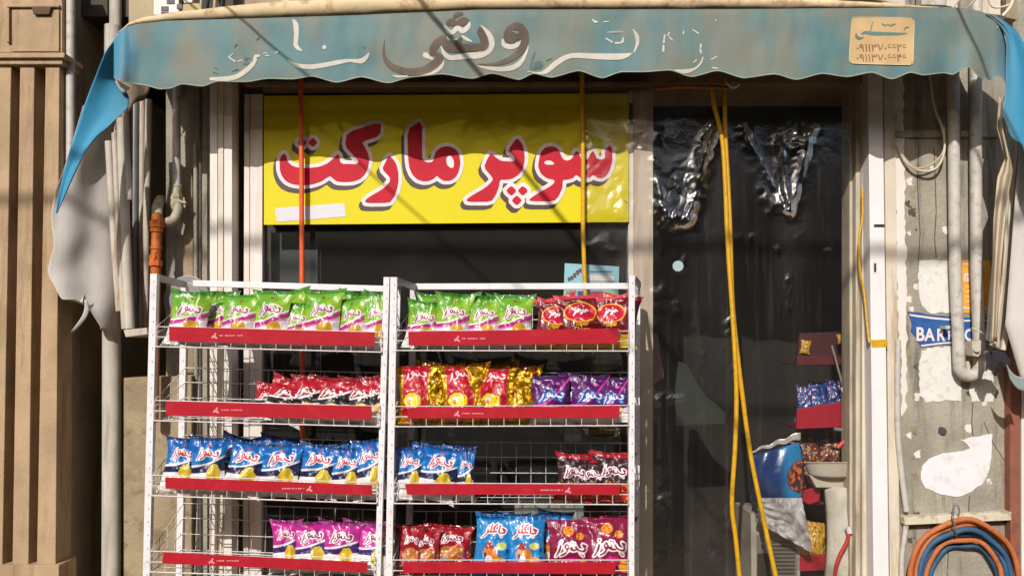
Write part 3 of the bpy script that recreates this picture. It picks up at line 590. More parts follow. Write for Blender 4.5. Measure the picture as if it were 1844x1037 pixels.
A([[(0, 575, 6), (110, 590, 18), (180, 572, 44), (280, 492, 50), (380, 436, 46), (480, 424, 48), (650, 432, 56), (850, 435, 60), (930, 425, 44), (995, 402, 8)], [(1000, 178, 10), (1038, 240, 36), (1042, 310, 30), (1030, 335, 16)], [(1032, 345, 22), (1012, 388, 14)],
   [(745, 262, 14), (800, 295, 18)], [(835, 306, 18), (885, 305, 16)], [(900, 295, 22), (912, 250, 8)], [(615, 82, 12), (640, 104, 22), (665, 105, 12)], [(725, 104, 12), (770, 103, 10)], [(1300, 230, 14), (1292, 300, 20)], [(1290, 330, 16), (1288, 380, 22)], [(1345, 208, 14), (1330, 235, 12)], [(1345, 250, 12), (1375, 278, 12)],
   [(1570, 180, 12), (1622, 215, 12)], [(1482, 190, 8), (1478, 218, 14)], [(1645, 320, 18), (1642, 350, 14)], [(1640, 368, 18), (1645, 398, 16)], [(1666, 440, 10), (1640, 500, 18), (1590, 548, 20), (1500, 575, 40), (1400, 562, 10)], [(1575, 490, 14), (1600, 468, 14)], [(1740, 465, 8), (1795, 433, 12)], [(1755, 540, 12), (1800, 546, 12)], [(1785, 90, 16)]], 950, 20, 5.269)
faint = [tr(q, 950, 20, 5.269) for q in ([(28, 540, 20), (40, 470, 14), (72, 395, 8)], [(60, 500, 10), (110, 510, 70), (60, 540, 30)], [(180, 470, 12), (230, 450, 8)])] + [tr(q, 380, 20, 5.7625) for q in ([(335, 495, 8), (375, 510, 14)], [(345, 468, 8), (370, 490, 12), (405, 492, 8)], [(335, 550, 14), (380, 545, 34), (400, 560, 12)],
        [(240, 375, 6), (270, 345, 10)], [(30, 585, 6), (70, 600, 8)], [(20, 635, 8), (70, 650, 8)], [(220, 625, 8), (285, 605, 8)], [(475, 300, 12), (498, 278, 10)], [(1590, 378, 20)])]
def strokes(mb, L, surf, mt, res=1.1, holes=None):
    xs = [p[0] for q in L for p in q]; ys = [p[1] for q in L for p in q]
    for q in L:
        w = max(p[2] for p in q); b = (min(p[0] for p in q) - w, min(p[1] for p in q) - w, max(p[0] for p in q) + w, max(p[1] for p in q) + w)
    def f(X, Y):
        d = np.full(X.shape, 1e9)
        for q in L: d = np.minimum(d, sd_stroke(q, X, Y))
        if holes: d = holes(d, X, Y)
        return d
    W = max(p[2] for q in L for p in q); sd_mesh(mb, f, (min(xs) - W, min(ys) - W, max(xs) + W, max(ys) + W), res, surf, mt)
# the white paint has flaked: small gaps
def flakes(d, X, Y):
    n = np.sin(X * 1.9 + 3 * np.sin(Y * .7)) * np.sin(Y * 1.7 + 2 * np.sin(X * .45)) + .6 * np.sin(X * .33) * np.sin(Y * .5 + X * .21); return np.where((n > 1.22) & (d > -3.6), 1.0, d)
let_white = cloth_mat('letter_white', (240, 232, 220), (236, 228, 216), (200, 200, 192), .28, 8); let_brown = cloth_mat('letter_brown', (108, 90, 82), (98, 82, 74), (124, 112, 100), .28, 8); let_faint = mat('letter_faint', (84, 104, 108), .7, .2, 20)
mb = MB(); strokes(mb, wht, lambda x, y: Sv(x, y, .003), let_white, 1.0, flakes); mb.build('white_lettering', aw); mb = MB(); strokes(mb, brt, lambda x, y: Sv(x, y, .0045), let_brown, 1.0); mb.build('brown_lettering', aw)
mb = MB(); strokes(mb, faint, lambda x, y: Sv(x, y, .0025), let_faint, 1.0); mb.build('faint_lettering', aw)
mb = MB(); strokes(mb, [[(1487, 292, 10), (1520, 292, 26), (1552, 316, 16)]] and [tr([(1487, 286, 10), (1520, 296, 24), (1550, 316, 14)], ox, oy, s5)], lambda x, y: Sv(x, y, .006), awn_front, 1.0); mb.build('letter_counter', aw)
# painter's name plate
mb = MB(); pl = tr([(130, 170), (145, 140), (185, 112), (640, 112), (1100, 125), (1140, 150), (1190, 185), (1180, 500), (1168, 860), (1120, 900), (1080, 915), (600, 905), (170, 890), (120, 860), (92, 820), (105, 500)], 1520, 20, 9.43)
sd_mesh(mb, lambda X, Y: sd_poly([pl], X, Y), (1526, 28, 1650, 122), 1.2, lambda x, y: Sv(x, y, .004), mat('plate_ochre', (206, 172, 122), .7, .06, 12))
edge = [tuple(p) + (1.4,) for p in pl + [pl[0]]]
strokes(mb, [edge], lambda x, y: Sv(x, y, .0048), mat('plate_edge', (222, 196, 150), .7), .8)
teal = mat('plate_teal', (98, 136, 126), .7); pbr = mat('plate_brown', (140, 104, 64), .7)
strokes(mb, [tr(q, 1520, 20, 9.43) for q in ([(205, 380, 10), (215, 440, 50), (260, 470, 50), (335, 450, 12)], [(295, 400, 14), (350, 370, 50), (500, 385, 64), (750, 390, 52), (950, 392, 44), (1070, 380, 14)], [(485, 195, 14), (450, 340, 22)], [(650, 220, 22), (690, 250, 26), (740, 235, 16), (790, 250, 24), (870, 225, 18)], [(1018, 345, 10), (1038, 295, 22), (1095, 278, 22)])], lambda x, y: Sv(x, y, .0052), teal, .7)
for s, yy in (('۰۹۱۱۳۷۰۶۶۲۶', 93), ('۰۹۱۱۳۷۰۶۶۴۶', 111)): put_text(mb, s, lambda x, y: Sv(x, y, .0056), 1587, yy, 19, pbr, .012, xs=1.05)
mb.build('name_plate', aw)

# ============================================================ SHOP SIGN
sg = root('shop_sign', P(800, 405, -.02), 'yellow sign reading supermarket in red Persian letters across the top of the window', 'sign')
YS = -.032
mb = MB(); mb.slab([(475, 173), (1132, 168), (1132, 400), (475, 405)], YS, .006, sign_yellow); mb.build('sign_board', sg, bevel=.001)
s1 = lambda p: tr(p, 480, 200, 5.458); s2 = lambda p: tr(p, 640, 200, 5.458); s3 = lambda p: tr(p, 820, 210, 5.76)
red = [s1([(170, 418), (143, 442), (127, 500), (130, 580), (150, 640), (190, 690), (250, 720), (350, 733), (450, 722), (540, 692), (600, 650), (628, 640), (650, 662), (690, 693), (760, 700), (850, 695), (920, 670), (970, 620), (1000, 550), (1010, 470), (995, 410), (965, 355), (937, 305), (1115, 246), (1131, 108), (790, 212), (770, 345), (868, 455), (902, 488), (895, 515), (870, 522), (728, 520), (714, 440), (700, 422), (660, 462), (600, 515), (520, 548), (400, 562), (300, 555), (240, 532), (205, 490), (188, 430)]),
       s1([(350, 262), (398, 310), (350, 358), (300, 312)]), s1([(455, 260), (505, 310), (455, 360), (405, 312)]),
       s1([(1200, 438), (1240, 468), (1275, 520), (1295, 600), (1297, 690), (1282, 770), (1250, 850), (1210, 903), (978, 905), (966, 880), (1000, 850), (1150, 762), (1212, 695), (1214, 655), (1135, 572), (1170, 500)]),
       s2([(656, 90), (510, 182), (518, 480), (530, 560), (555, 620), (600, 670), (660, 692), (720, 690), (770, 667), (800, 635), (830, 665), (870, 688), (930, 686), (980, 660), (1015, 600), (1032, 520), (1025, 450), (1005, 400), (970, 366), (920, 348), (870, 350), (820, 372), (785, 410), (770, 470), (760, 495), (735, 506), (700, 504), (668, 488), (655, 450)]),
       s3([(640, 220), (690, 280), (715, 360), (720, 450), (700, 540), (660, 600), (600, 642), (540, 656), (462, 656), (452, 730), (420, 812), (370, 885), (125, 885), (114, 862), (150, 832), (320, 732), (385, 665), (385, 632), (295, 530), (330, 440), (368, 380), (430, 432), (480, 462), (600, 466), (622, 455), (602, 405), (545, 350)]),
       s3([(870, 430), (890, 370), (930, 322), (985, 308), (1040, 316), (1080, 355), (1105, 425), (1135, 455), (1180, 455), (1215, 430), (1238, 375), (1262, 356), (1283, 378), (1298, 430), (1335, 455), (1378, 442), (1400, 385), (1428, 353), (1450, 395), (1465, 435), (1510, 448), (1556, 430), (1546, 365), (1605, 290), (1628, 350), (1630, 450), (1610, 540), (1570, 610), (1520, 640), (1470, 635), (1425, 602), (1390, 642), (1340, 650), (1300, 640), (1255, 602), (1215, 642), (1160, 656), (1115, 656), (1110, 740), (1075, 820), (1025, 880), (768, 878), (772, 852), (850, 800), (970, 732), (1025, 692), (1028, 658), (950, 642), (885, 592), (857, 520)])]
for cx, cy in ((580, 770), (700, 770), (637, 870)): red.append(s3([(cx, cy - 55), (cx + 57, cy), (cx, cy + 55), (cx - 57, cy)]))
holes = [s2([(910, 440), (890, 470), (900, 530), (940, 565), (970, 550), (965, 480), (940, 442)]), s3([(930, 460), (920, 480), (940, 500), (1010, 500), (1028, 492), (1015, 472), (980, 452)])]
def chaikin(p):
    o = []; n = len(p)
    for i in range(n):
        a = Vector(p[i]); b = Vector(p[(i + 1) % n]); o += [tuple(a.lerp(b, .18)), tuple(a.lerp(b, .82))]
    return o
red = [chaikin(q) for q in red]; holes = [chaikin(chaikin(q)) for q in holes]
def fred(X, Y):
    d = np.full(X.shape, 1e9)
    for q in red: d = np.minimum(d, sd_poly([q], X, Y))
    return d
def fred_h(X, Y):
    d = fred(X, Y)
    for q in holes: d = np.maximum(d, -sd_poly([q], X, Y))
    return d
B = (485, 205, 1125, 390)
mb = MB(); sd_mesh(mb, lambda X, Y: fred(X + 5.5, Y - 8.5) - 6.0, B, 1.5, surf(YS - .0012), sign_dark); mb.build('letter_shadow', sg)
mb = MB(); sd_mesh(mb, lambda X, Y: fred(X, Y) - 6.5, B, 1.5, surf(YS - .0024), sign_white); mb.build('letter_outline', sg)
mb = MB(); sd_mesh(mb, fred_h, B, 1.4, surf(YS - .0036), sign_red); mb.build('letters', sg)
mb = MB(); mb.slab([(495, 375), (620, 366), (623, 390), (499, 400)], YS - .0016, .0012, mat('white_tape', (226, 224, 230), .7, .05, 12)); mb.build('blank_sticker', sg)
# ============================================================ RODS AND HOSES BEFORE THE WINDOW
mb = MB(); mb.tube([pt(541, 120, -.085), pt(543, 300, -.085), pt(544, 560, -.085), pt(545, 800, -.085)], 4.6 * mpp(-.12), orange_rod, 12); mb.build('orange_pole', None, 'thin orange pole standing in front of the left end of the yellow sign', 'pole')
mb = MB(); mb.tube([pt(1048, 120, -.075), pt(1050, 300, -.075), pt(1050, 420, -.075), pt(1055, 560, -.075)], 4.0 * mpp(-.1), yellow_hose, 12); mb.build('yellow_pole', None, 'thin yellow pole standing in front of the right end of the yellow sign', 'pole')
mb = MB(); mb.tube([pt(1279, 142, -.095), pt(1286, 190, -.095), pt(1300, 250, -.095), pt(1306, 330, -.095), pt(1310, 430, -.095), pt(1320, 580, -.095), pt(1326, 700, -.095), pt(1324, 800, -.095), pt(1318, 905, -.095), pt(1325, 970, -.095), pt(1334, 1060, -.095)], 4.2 * mpp(-.17), yellow_hose, 10, spline=True)
mb.build('yellow_hose', None, 'left strand of yellow hose hanging in front of the dark doorway', 'hose', 'yellow hoses in the doorway')
mb = MB(); mb.tube([pt(1304, 142, -.08), pt(1306, 240, -.08), pt(1311, 330, -.08), pt(1315, 420, -.08), pt(1320, 560, -.08), pt(1338, 720, -.08), pt(1352, 820, -.08), pt(1372, 920, -.08), pt(1402, 1060, -.08)], 4.2 * mpp(-.155), yellow_hose, 10, spline=True)
mb.build('yellow_hose', None, 'right strand of yellow hose slanting to the lower right across the doorway', 'hose', 'yellow hoses in the doorway')
mb = MB(); mb.tube([pt(1180, 160, -.1), pt(1230, 156, -.1), pt(1290, 158, -.12), pt(1318, 160, -.12)], 4 * mpp(-.1), mat('brown_rail', (150, 100, 50), .6), 8)
mb.tube([pt(1309, 150, -.15), pt(1320, 158, -.16), pt(1330, 152, -.15), pt(1316, 150, -.15)], 3 * mpp(-.1), cream, 6, spline=True); mb.build('curtain_rail', None, 'brown rail with a tied knot above the doorway', 'rail')
mb = MB(); mb.tube([pt(1553, 340, -.0), pt(1553, 390, -.0), pt(1547, 430, -.0), pt(1548, 480, -.0), pt(1556, 530, -.0), pt(1563, 600, -.03), pt(1566, 617, -.045)], 2.1 * mpp(0), yellow_hose, 8, spline=True)
mb.slab([(1569, 612), (1598, 611), (1599, 624), (1570, 625)], -.0375, .003, yellow_hose); mb.build('yellow_cable', None, 'yellow cable taped to the white door casing', 'cable')
mb = MB()
for (a, b, c, d, m) in ((1574, 404, 1593, 409, black_cloth), (1571, 470, 1583, 494, sign_white), (1574, 474, 1578, 490, black_cloth)): mb.slab([(a, b), (c, b), (c, d), (a, d)], -.036 - .001 * (m is black_cloth), .0009, m)
mb.build('sticker', None, 'small black and white stickers on the white door casing', 'sticker')
mb = MB(); mb.slab([(1530, 150), (1540, 150), (1540, 152), (1530, 152)], .1, .01, dirty_frame)
# ============================================================ CLEAR PLASTIC CURTAIN
def plastic():
    b = NB('clear_plastic'); t = b.n('ShaderNodeBsdfTransparent'); t.inputs[0].default_value = (.93, .92, .9, 1)
    g = b.n('ShaderNodeBsdfGlossy'); g.inputs['Roughness'].default_value = .07; g.inputs[0].default_value = (1, 1, 1, 1); g2 = b.n('ShaderNodeBsdfGlossy'); g2.inputs['Roughness'].default_value = .34; gm = b.n('ShaderNodeMixShader'); gm.inputs[0].default_value = .5; b.l(g.outputs[0], gm.inputs[1]); b.l(g2.outputs[0], gm.inputs[2])
    bp = b.n('ShaderNodeBump'); bp.inputs['Strength'].default_value = .3; bp.inputs['Distance'].default_value = .004; b.l(b.noise(14, 3, dist=1.8), bp.inputs['Height']); b.l(bp.outputs[0], g.inputs['Normal'])
    fr = b.n('ShaderNodeFresnel'); fr.inputs[0].default_value = 1.5; b.l(bp.outputs[0], fr.inputs['Normal'])
    m = b.n('ShaderNodeMixShader'); b.l(b.math('MULTIPLY', fr.outputs[0], 2.0, clamp=True), m.inputs[0]); b.l(t.outputs[0], m.inputs[1]); b.l(gm.outputs[0], m.inputs[2]); b.l(bp.outputs[0], g2.inputs['Normal'])
    df = b.n('ShaderNodeBsdfDiffuse'); df.inputs[0].default_value = (.46, .36, .27, 1); m2 = b.n('ShaderNodeMixShader')
    b.l(b.math('ADD', b.math('ADD', b.math('MULTIPLY', b.ss(b.noise(4, 6), .5, .8), .015), b.math('MULTIPLY', b.ss(b.noise(1.0, 7, b.stretch(22, 1, 1.3), .7), .5, .75), .05)), .006), m2.inputs[0]); b.l(m.outputs[0], m2.inputs[1]); b.l(df.outputs[0], m2.inputs[2]); b.l(m2.outputs[0], b.out.inputs[0]); return b.m
PL = plastic()
# crumpled places measured from the photo: (x, y, rx, ry, strength)
CR = [(1222, 345, 46, 70, 1.0), (1180, 245, 34, 20, .6), (1090, 300, 34, 60, .5), (1110, 350, 26, 60, .5), (1215, 400, 40, 20, .8), (1150, 270, 30, 14, .6), (1225, 490, 18, 10, .4), (1190, 530, 30, 30, .4), (1430, 270, 34, 60, .9), (1380, 340, 22, 60, .5), (1440, 420, 18, 20, .3), (1340, 430, 30, 12, .3),
      (1190, 715, 40, 18, .7), (1160, 895, 26, 26, .7), (1310, 910, 18, 18, .7), (1250, 600, 8, 60, .35), (1200, 470, 40, 30, .2), (1030, 440, 50, 22, .4), (1230, 1000, 20, 20, .3), (1460, 520, 30, 10, .3)]
rc = random.Random(12); rc_ = random.Random(31)
for _ in range(46): CR.append((rc.uniform(1185, 1520), rc.uniform(420, 1030), rc.uniform(5, 14), rc.uniform(10, 30), rc.uniform(.25, .5)))
def poly_d(x, y, poly):
    best = 1e9; ins = False; n = len(poly)
    for i in range(n):
        x0, y0 = poly[i]; x1, y1 = poly[(i + 1) % n]; dx, dy = x1 - x0, y1 - y0; t = max(0, min(1, ((x - x0) * dx + (y - y0) * dy) / (dx * dx + dy * dy))); best = min(best, math.hypot(x - x0 - t * dx, y - y0 - t * dy))
        if (y0 > y) != (y1 > y) and x < dx * (y - y0) / dy + x0: ins = not ins
    return -best if ins else best
# creased film is faceted: each patch is the upper envelope of tilted planes
FAC = []
for poly, n_, sc_ in (([(1178, 290), (1200, 300), (1232, 318), (1282, 240), (1262, 350), (1244, 400), (1205, 408), (1180, 385)], 34, .42), ([(1402, 262), (1440, 250), (1466, 232), (1448, 310), (1426, 386), (1412, 360)], 22, .40), ([(1340, 232), (1352, 262), (1382, 340), (1412, 372), (1390, 378), (1366, 330)], 12, .3),
                      ([(1058, 240), (1078, 260), (1118, 330), (1132, 390), (1060, 392)], 20, .22), ([(1135, 238), (1160, 232), (1176, 262), (1176, 275)], 8, .3), ([(1020, 440), (1090, 430), (1100, 452), (1030, 456)], 8, .3), ([(1178, 528), (1215, 536), (1222, 560), (1180, 552)], 9, .35),
                      ([(1168, 708), (1230, 716), (1212, 728), (1180, 726)], 8, .3), ([(1142, 880), (1178, 888), (1200, 900), (1176, 915), (1140, 914)], 9, .25), ([(1288, 908), (1318, 916), (1316, 945), (1304, 930)], 7, .3)):
    cx_ = sum(q[0] for q in poly) / len(poly); cy_ = sum(q[1] for q in poly) / len(poly); hw_ = (max(q[0] for q in poly) - min(q[0] for q in poly)) / 2; hh_ = (max(q[1] for q in poly) - min(q[1] for q in poly)) / 2; pls = []
    for _ in range(n_):
        a_ = rc_.uniform(-1, 1); b_ = rc_.uniform(-1, 1); sx, sy = sc_ * a_, sc_ * b_
        bi_ = .13 if n_ == 34 else .05; pls.append((sx + bi_, sy + bi_, cx_ + a_ * hw_ * .5, cy_ + b_ * hh_ * .5, rc_.uniform(0, 2.5)))
    FAC.append((poly, 0, pls))
def pl_disp(px, py):
    a = 0
    for x, y, rx, ry, s in CR:
        d = ((px - x) / rx) ** 2 + ((py - y) / ry) ** 2
        if d < 1: a += s * (1 - d) ** 1.2
    v = Vector((px / 21 + py / 60, py / 27, 0)); r = 0
    if a > 0:
        r = a * .009 * (abs(noise.noise(v)) * 2.2 + .35 * abs(noise.noise(v * 2.3 + Vector((4, 0, 0))))) 
    for poly, L_, planes in FAC:
        xs = [q[0] for q in poly]; ys = [q[1] for q in poly]
        if min(xs) - 24 < px < max(xs) + 24 and min(ys) - 24 < py < max(ys) + 24:
            d = poly_d(px, py, poly) + 7 * noise.noise(Vector((px / 16, py / 16, 3)))
            w_ = 1 / (1 + math.exp(d / 4.5))
            if w_ > .01:
                r += w_ * (max(sx * (px - ox_) + sy * (py - oy_) + b_ for sx, sy, ox_, oy_, b_ in planes) * .00264 + .0012 * abs(noise.noise(Vector((px / 7, py / 9, 9)))))
    # long soft folds of the hanging sheet, and the two tucked triangles
    r += .009 * math.sin(px / 23 + 1.6 * math.sin(py / 190) + .8 * math.sin(py / 75)) * (.35 + .65 * abs(math.sin(px / 80)))
    for (xa, ya, xb, yb, wd) in ((1278, 250, 1238, 400, 9), (1240, 400, 1190, 370, 9), (1342, 240, 1415, 378, 6), (1404, 262, 1422, 380, 7), (1462, 235, 1424, 380, 8), (1185, 330, 1200, 390, 8)):
        t = max(0, min(1, ((px - xa) * (xb - xa) + (py - ya) * (yb - ya)) / ((xb - xa) ** 2 + (yb - ya) ** 2))); d = math.hypot(px - xa - t * (xb - xa), py - ya - t * (yb - ya))
        if d < wd * 2: r += .010 * math.exp(-(d / wd) ** 2) * (1 + .5 * noise.noise(v * 2))
    return r
def sheet(x0, x1, y0, y1, Y, nu, nv, hol=None):
    mb = MB()
    mb.grid(nu, nv, lambda u, v: P(x0 + (x1 - x0) * u, y0 + (y1 - y0) * v, Y - .8 * pl_disp(x0 + (x1 - x0) * u, y0 + (y1 - y0) * v)), PL); return mb
r = root('plastic_curtain', P(1290, 1037, -.06), 'clear crinkled plastic curtain hanging over the doorway and the right end of the window', 'plastic curtain')
sheet(1052, 1312, 150, 1100, -.04, 150, 480).build('left_sheet', r); sheet(1306, 1532, 150, 1100, -.035, 130, 480).build('right_sheet', r)
# ============================================================ OVERHEAD CABLES (above and before the shop, they throw the thin shadows)
blk = flat('cable_black', (40, 40, 42), .6)
def shadow_cable(a, b, s0, s1, t0, t1, rad, label):
    Pa, Pb = P(a[0], a[1], YA), P(b[0], b[1], YA); d = Pb - Pa
    q = lambda s: Pa + d * s - SUN * (t0 + t1 * s)   # fixed on the wall above the awning, crossing the street
    mb = MB(); mb.tube([q(s0), q(s1)], rad, blk, 8); mb.build('overhead_cable', None, label, 'cable', 'overhead cables in front of the shop')
shadow_cable((755, 0), (865, 135), -2.1, 14, 1.3, .75, .012, 'thick black overhead cable above the street, middle of the three')
shadow_cable((400, 5), (550, 138), -2.1, 14, 1.3, .75, .0055, 'thin black overhead cable above the street, left of the three')
shadow_cable((1722, 10), (1783, 144), -2.2, 14, 1.4, .75, .007, 'thin black overhead cable above the street, right of the three')
c0 = P(922, 432, 0) - SUN * 8
mb = MB(); mb.tube([c0 + Vector((-9, 0, 0)), c0 + Vector((9, 0, -.1))], .022, blk, 10); mb.build('cable_bundle', None, 'thick cable bundle strung along the street high above', 'cable')
# ------------------------------------------------------------ things above the awning, on the wall
r = root('meter_box', P(300, 10, -.1), 'pale utility box with dark slots above the left end of the awning', 'utility box')
mb = MB(); mb.slab([(276, -60), (322, -60), (322, 25), (276, 28)], -.1, .1, white_frame); mb.build('case', r, bevel=.003)
mb = MB()
for q in ((290, 12, 303, 19), (290, 21, 303, 27), (300, 0, 314, 7), (318, 8, 328, 16)): mb.slab([(q[0], q[1]), (q[2], q[1]), (q[2], q[3]), (q[0], q[3])], -.104, .003, black_cloth)
mb.build('slot', r)
mb = MB(); mb.slab([(330, 8), (358, 6), (364, 18), (328, 22)], -.12, .1, mat('yellowed_plastic', (188, 164, 110), .6, .15, 10)); mb.slab([(320, -20), (350, -20), (346, 5), (332, 6)], -.11, .08, white_frame); mb.build('junction_box', None, 'small yellowed junction box right of the pale utility box', 'junction box', bevel=.002)
mb = MB()
for x0, x1, m in ((359, 372, black_cloth), (392, 386, awn_beige), (374, 362, rust)): mb.tube([pt(x0, -60, -.1), pt(x1 + 2, -10, -.12), pt(x1, 22, -.1)], 3 * mpp(-.1), m, 8, spline=True)
mb.build('loose_cable', None, 'loose cables hanging above the left end of the awning', 'cable')
mb = MB(); mb.slab([(398, -60), (420, -60), (420, 18), (398, 18)], -.06, .06, concrete_dark); mb.build('pier_offset', shop)
mb = MB()
for x, w, m in ((1556, 8, awn_beige), (1590, 40, rust), (1660, 44, pipe_grey), (1705, 20, cream), (1730, 22, concrete), (1770, 32, cream), (1812, 20, concrete_tan)):
    mb.slab([(x, -60), (x + w, -60), (x + w, 10 if x < 1700 else 14 + (x - 1700) * .2), (x, 9 if x < 1700 else 10 + (x - 1700) * .2)], -.08 - (x % 3) * .02, .06, m)
mb.build('bracket_row', None, 'row of pale brackets and boxes on the wall above the right end of the awning', 'brackets', bevel=.002)
mb = MB(); mb.tube([pt(1775, -20, -.2), pt(1785, 10, -.2), pt(1800, 14, -.2), pt(1822, 8, -.2)], 2 * mpp(-.2), cream, 8, spline=True); mb.tube([pt(1712, 20, -.2), pt(1735, -10, -.2)], 2 * mpp(-.2), rust, 8); mb.tube([pt(1738, 20, -.2), pt(1765, -10, -.2)], 2 * mpp(-.2), rust, 8)
mb.tube([pt(1805, 30, -.2), pt(1820, 12, -.2), pt(1826, -10, -.2)], 3 * mpp(-.2), cream, 8, spline=True)
mb.build('loose_cable', None, 'curled cream cable above the right end of the awning', 'cable')
# ============================================================ DISPLAY RACKS
YF, YR = -.55, -.20
UNITS = {
 'left': dict(fl=((276.5, 497), (263, 1037)), fr=((696, 503), (680, 1037)), rl=((331, 515), (322, 1037)), rr=((716, 520), (704, 1037)), top=((347, 510), (692, 520)),
   strips=[((304, 588), (675, 598), (674, 623), (305, 614)), ((298, 722), (669, 731), (669, 755), (299, 748)), ((297, 859), (670, 873), (670, 891), (298, 879)), ((294, 994), (662, 1012), (661, 1030), (292, 1014))],
   floor=[(624, 634), (757, 768), (892, 906), (1029, 1043)], mark=(385, 388, 556, 380)),
 'right': dict(fl=((709, 503), (700, 1037)), fr=((1138, 500), (1137, 1037)), rl=((744, 520), (735, 1037)), rr=((1148, 515), (1146, 1037)), top=((748, 516), (1132, 515)),
   strips=[((735, 597), (1114, 591), (1114, 618), (736, 622)), ((734, 734), (1116, 731), (1115, 752), (734, 753)), ((729, 871), (1116, 872), (1116, 890), (733, 890)), ((726, 1011), (1110, 1012), (1107, 1033), (726, 1031))],
   floor=[(631, 632), (768, 766), (906, 908), (1045, 1045)], mark=(822, 822, 1022, 0)),
}
def lp(a, b, y): t = (y - a[1]) / (b[1] - a[1]); return a[0] + (b[0] - a[0]) * t
SHELF = ['top', 'second', 'third', 'lowest']
hole_dark = flat('rack_hole', (176, 172, 172), .6)
for un, U in UNITS.items():
    rk = root('display_rack', P(U['fl'][1][0], 1300, YF), f'white wire display rack full of snack bags, the {un} one of the pair', 'display rack', 'wire racks of snacks')
    def ext(L): (x0, y0), (x1, y1) = L; return (x0, y0), (x1 + (x1 - x0) * .5, y1 + (y1 - y0) * .5)
    for k, Y, hw in (('fl', YF, 6), ('fr', YF, 5.2), ('rl', YR, 5.5), ('rr', YR, 5)):
        a, b = ext(U[k]); top = a[1] - (4 if k[0] == 'f' else 0)
        mb = MB(); mb.slab([(a[0] - hw, top), (a[0] + hw, top), (b[0] + hw, b[1]), (b[0] - hw, b[1])], Y, .028, white_steel)
        for i in range(26):   # punched slots down the post
            y = top + 12 + i * 24; x = lp(a, b, y) + hw * .25; mb.slab([(x - .9, y), (x + .9, y), (x + .9, y + 4), (x - .9, y + 4)], Y - .0006, .0005, hole_dark)
        mb.build('post', rk, bevel=.002)
    (tx0, ty0), (tx1, ty1) = U['top']
    mb = MB(); mb.slab([(tx0, ty0 - 5.5), (tx1, ty1 - 5.5), (tx1, ty1 + 5.5), (tx0, ty0 + 5.5)], YR - .01, .02, white_steel); mb.build('top_rail', rk, bevel=.002)
    for k, kr in (('fl', 'rl'), ('fr', 'rr')):
        a = P(U[k][0][0], U[k][0][1] + 2, YF + .02); b = P(U[kr][0][0], U[kr][0][1] - 2, YR - .012); mb = MB()
        mb.prism([a + Vector((0, 0, -.014)), b + Vector((0, 0, -.014)), b + Vector((0, 0, .014)), a + Vector((0, 0, .014))], Vector((.016, 0, 0)), mat('grey_steel', (170, 168, 168), .4, .08, 10)); mb.build('side_rail', rk)
    for i in range(4):
        y0, y1 = U['floor'][i]; xl = lp(*U['fl'], y0) + 7; xr = lp(*U['fr'], y1) - 6
        A0 = P(xl, y0, YF - .015); A1 = P(xr, y1, YF - .015); rlx = lp(*U['rl'], y0) + 4; rrx = lp(*U['rr'], y1) - 3
        B0 = P(rlx, y0, YR); B1 = P(rrx, y1, YR); B0.z = A0.z; B1.z = A1.z
        mb = MB(); tb = lambda p, q, r=.0016: mb.tube([p, q], r, wire_white, 5, caps=False)
        n = 15; upv = Vector((0, 0, 1))
        tb(A0, A1, .003); tb(B0, B1, .0022); hF = .082; hR = .205
        for h in (.04, hF): tb(A0 + upv * h, A1 + upv * h, .0022)
        for h in (.07, .14, hR): tb(B0 + upv * h, B1 + upv * h, .0022)
        for k in range(n + 1):
            t = k / n; a = A0.lerp(A1, t); b = B0.lerp(B1, t); tb(a, b); tb(a, a + upv * hF); tb(b, b + upv * hR)
        for t in (.2, .4, .6, .8): tb(A0.lerp(B0, t), A1.lerp(B1, t))
        for a, b in ((A0, B0), (A1, B1)):
            tb(a, b, .0025)
            for f in (.34, .67, 1): tb(a + upv * hF * f, b + upv * hR * f, .0022)
            for t in (.25, .5, .75): tb(a.lerp(b, t), a.lerp(b, t) + upv * (hF + (hR - hF) * t))
        mb.build('wire_basket', rk)
        s = U['strips'][i]; YSx = YF - .020; mb = MB(); mb.slab(s, YSx, .004, strip_red)
        # small printed mark and tiny lettering on the strip
        mx = U['mark'][i] if U['mark'][i] else None
        if mx:
            t = (mx - s[0][0]) / (s[1][0] - s[0][0]); my = (s[0][1] + (s[1][1] - s[0][1]) * t + s[3][1] + (s[2][1] - s[3][1]) * t) / 2 + 1.5; sf = surf(YSx - .0012); f = -1 if mx in (556, 1022) else 1
            strokes(mb, [[(mx - 3, my + 3, 3), (mx, my + 1, 4), (mx + 5, my + 4, 3)], [(mx + 3, my - 4, 3), (mx + 1, my, 3)]], sf, strip_white, 1.0)
            xx = mx + 10 * f; rr_ = random.Random(i)
            while abs(xx - mx) < 50:
                ww = rr_.choice((1.5, 2.5, 3.5)); mb.slab([(xx, my - 1.6), (xx + ww, my - 1.6), (xx + ww, my + .8), (xx, my + .8)], YSx - .0008, .0005, strip_white); xx += (ww + 1.2 + (3 if rr_.random() < .15 else 0)) * f
        mb.build('price_strip', rk, bevel=.0008)

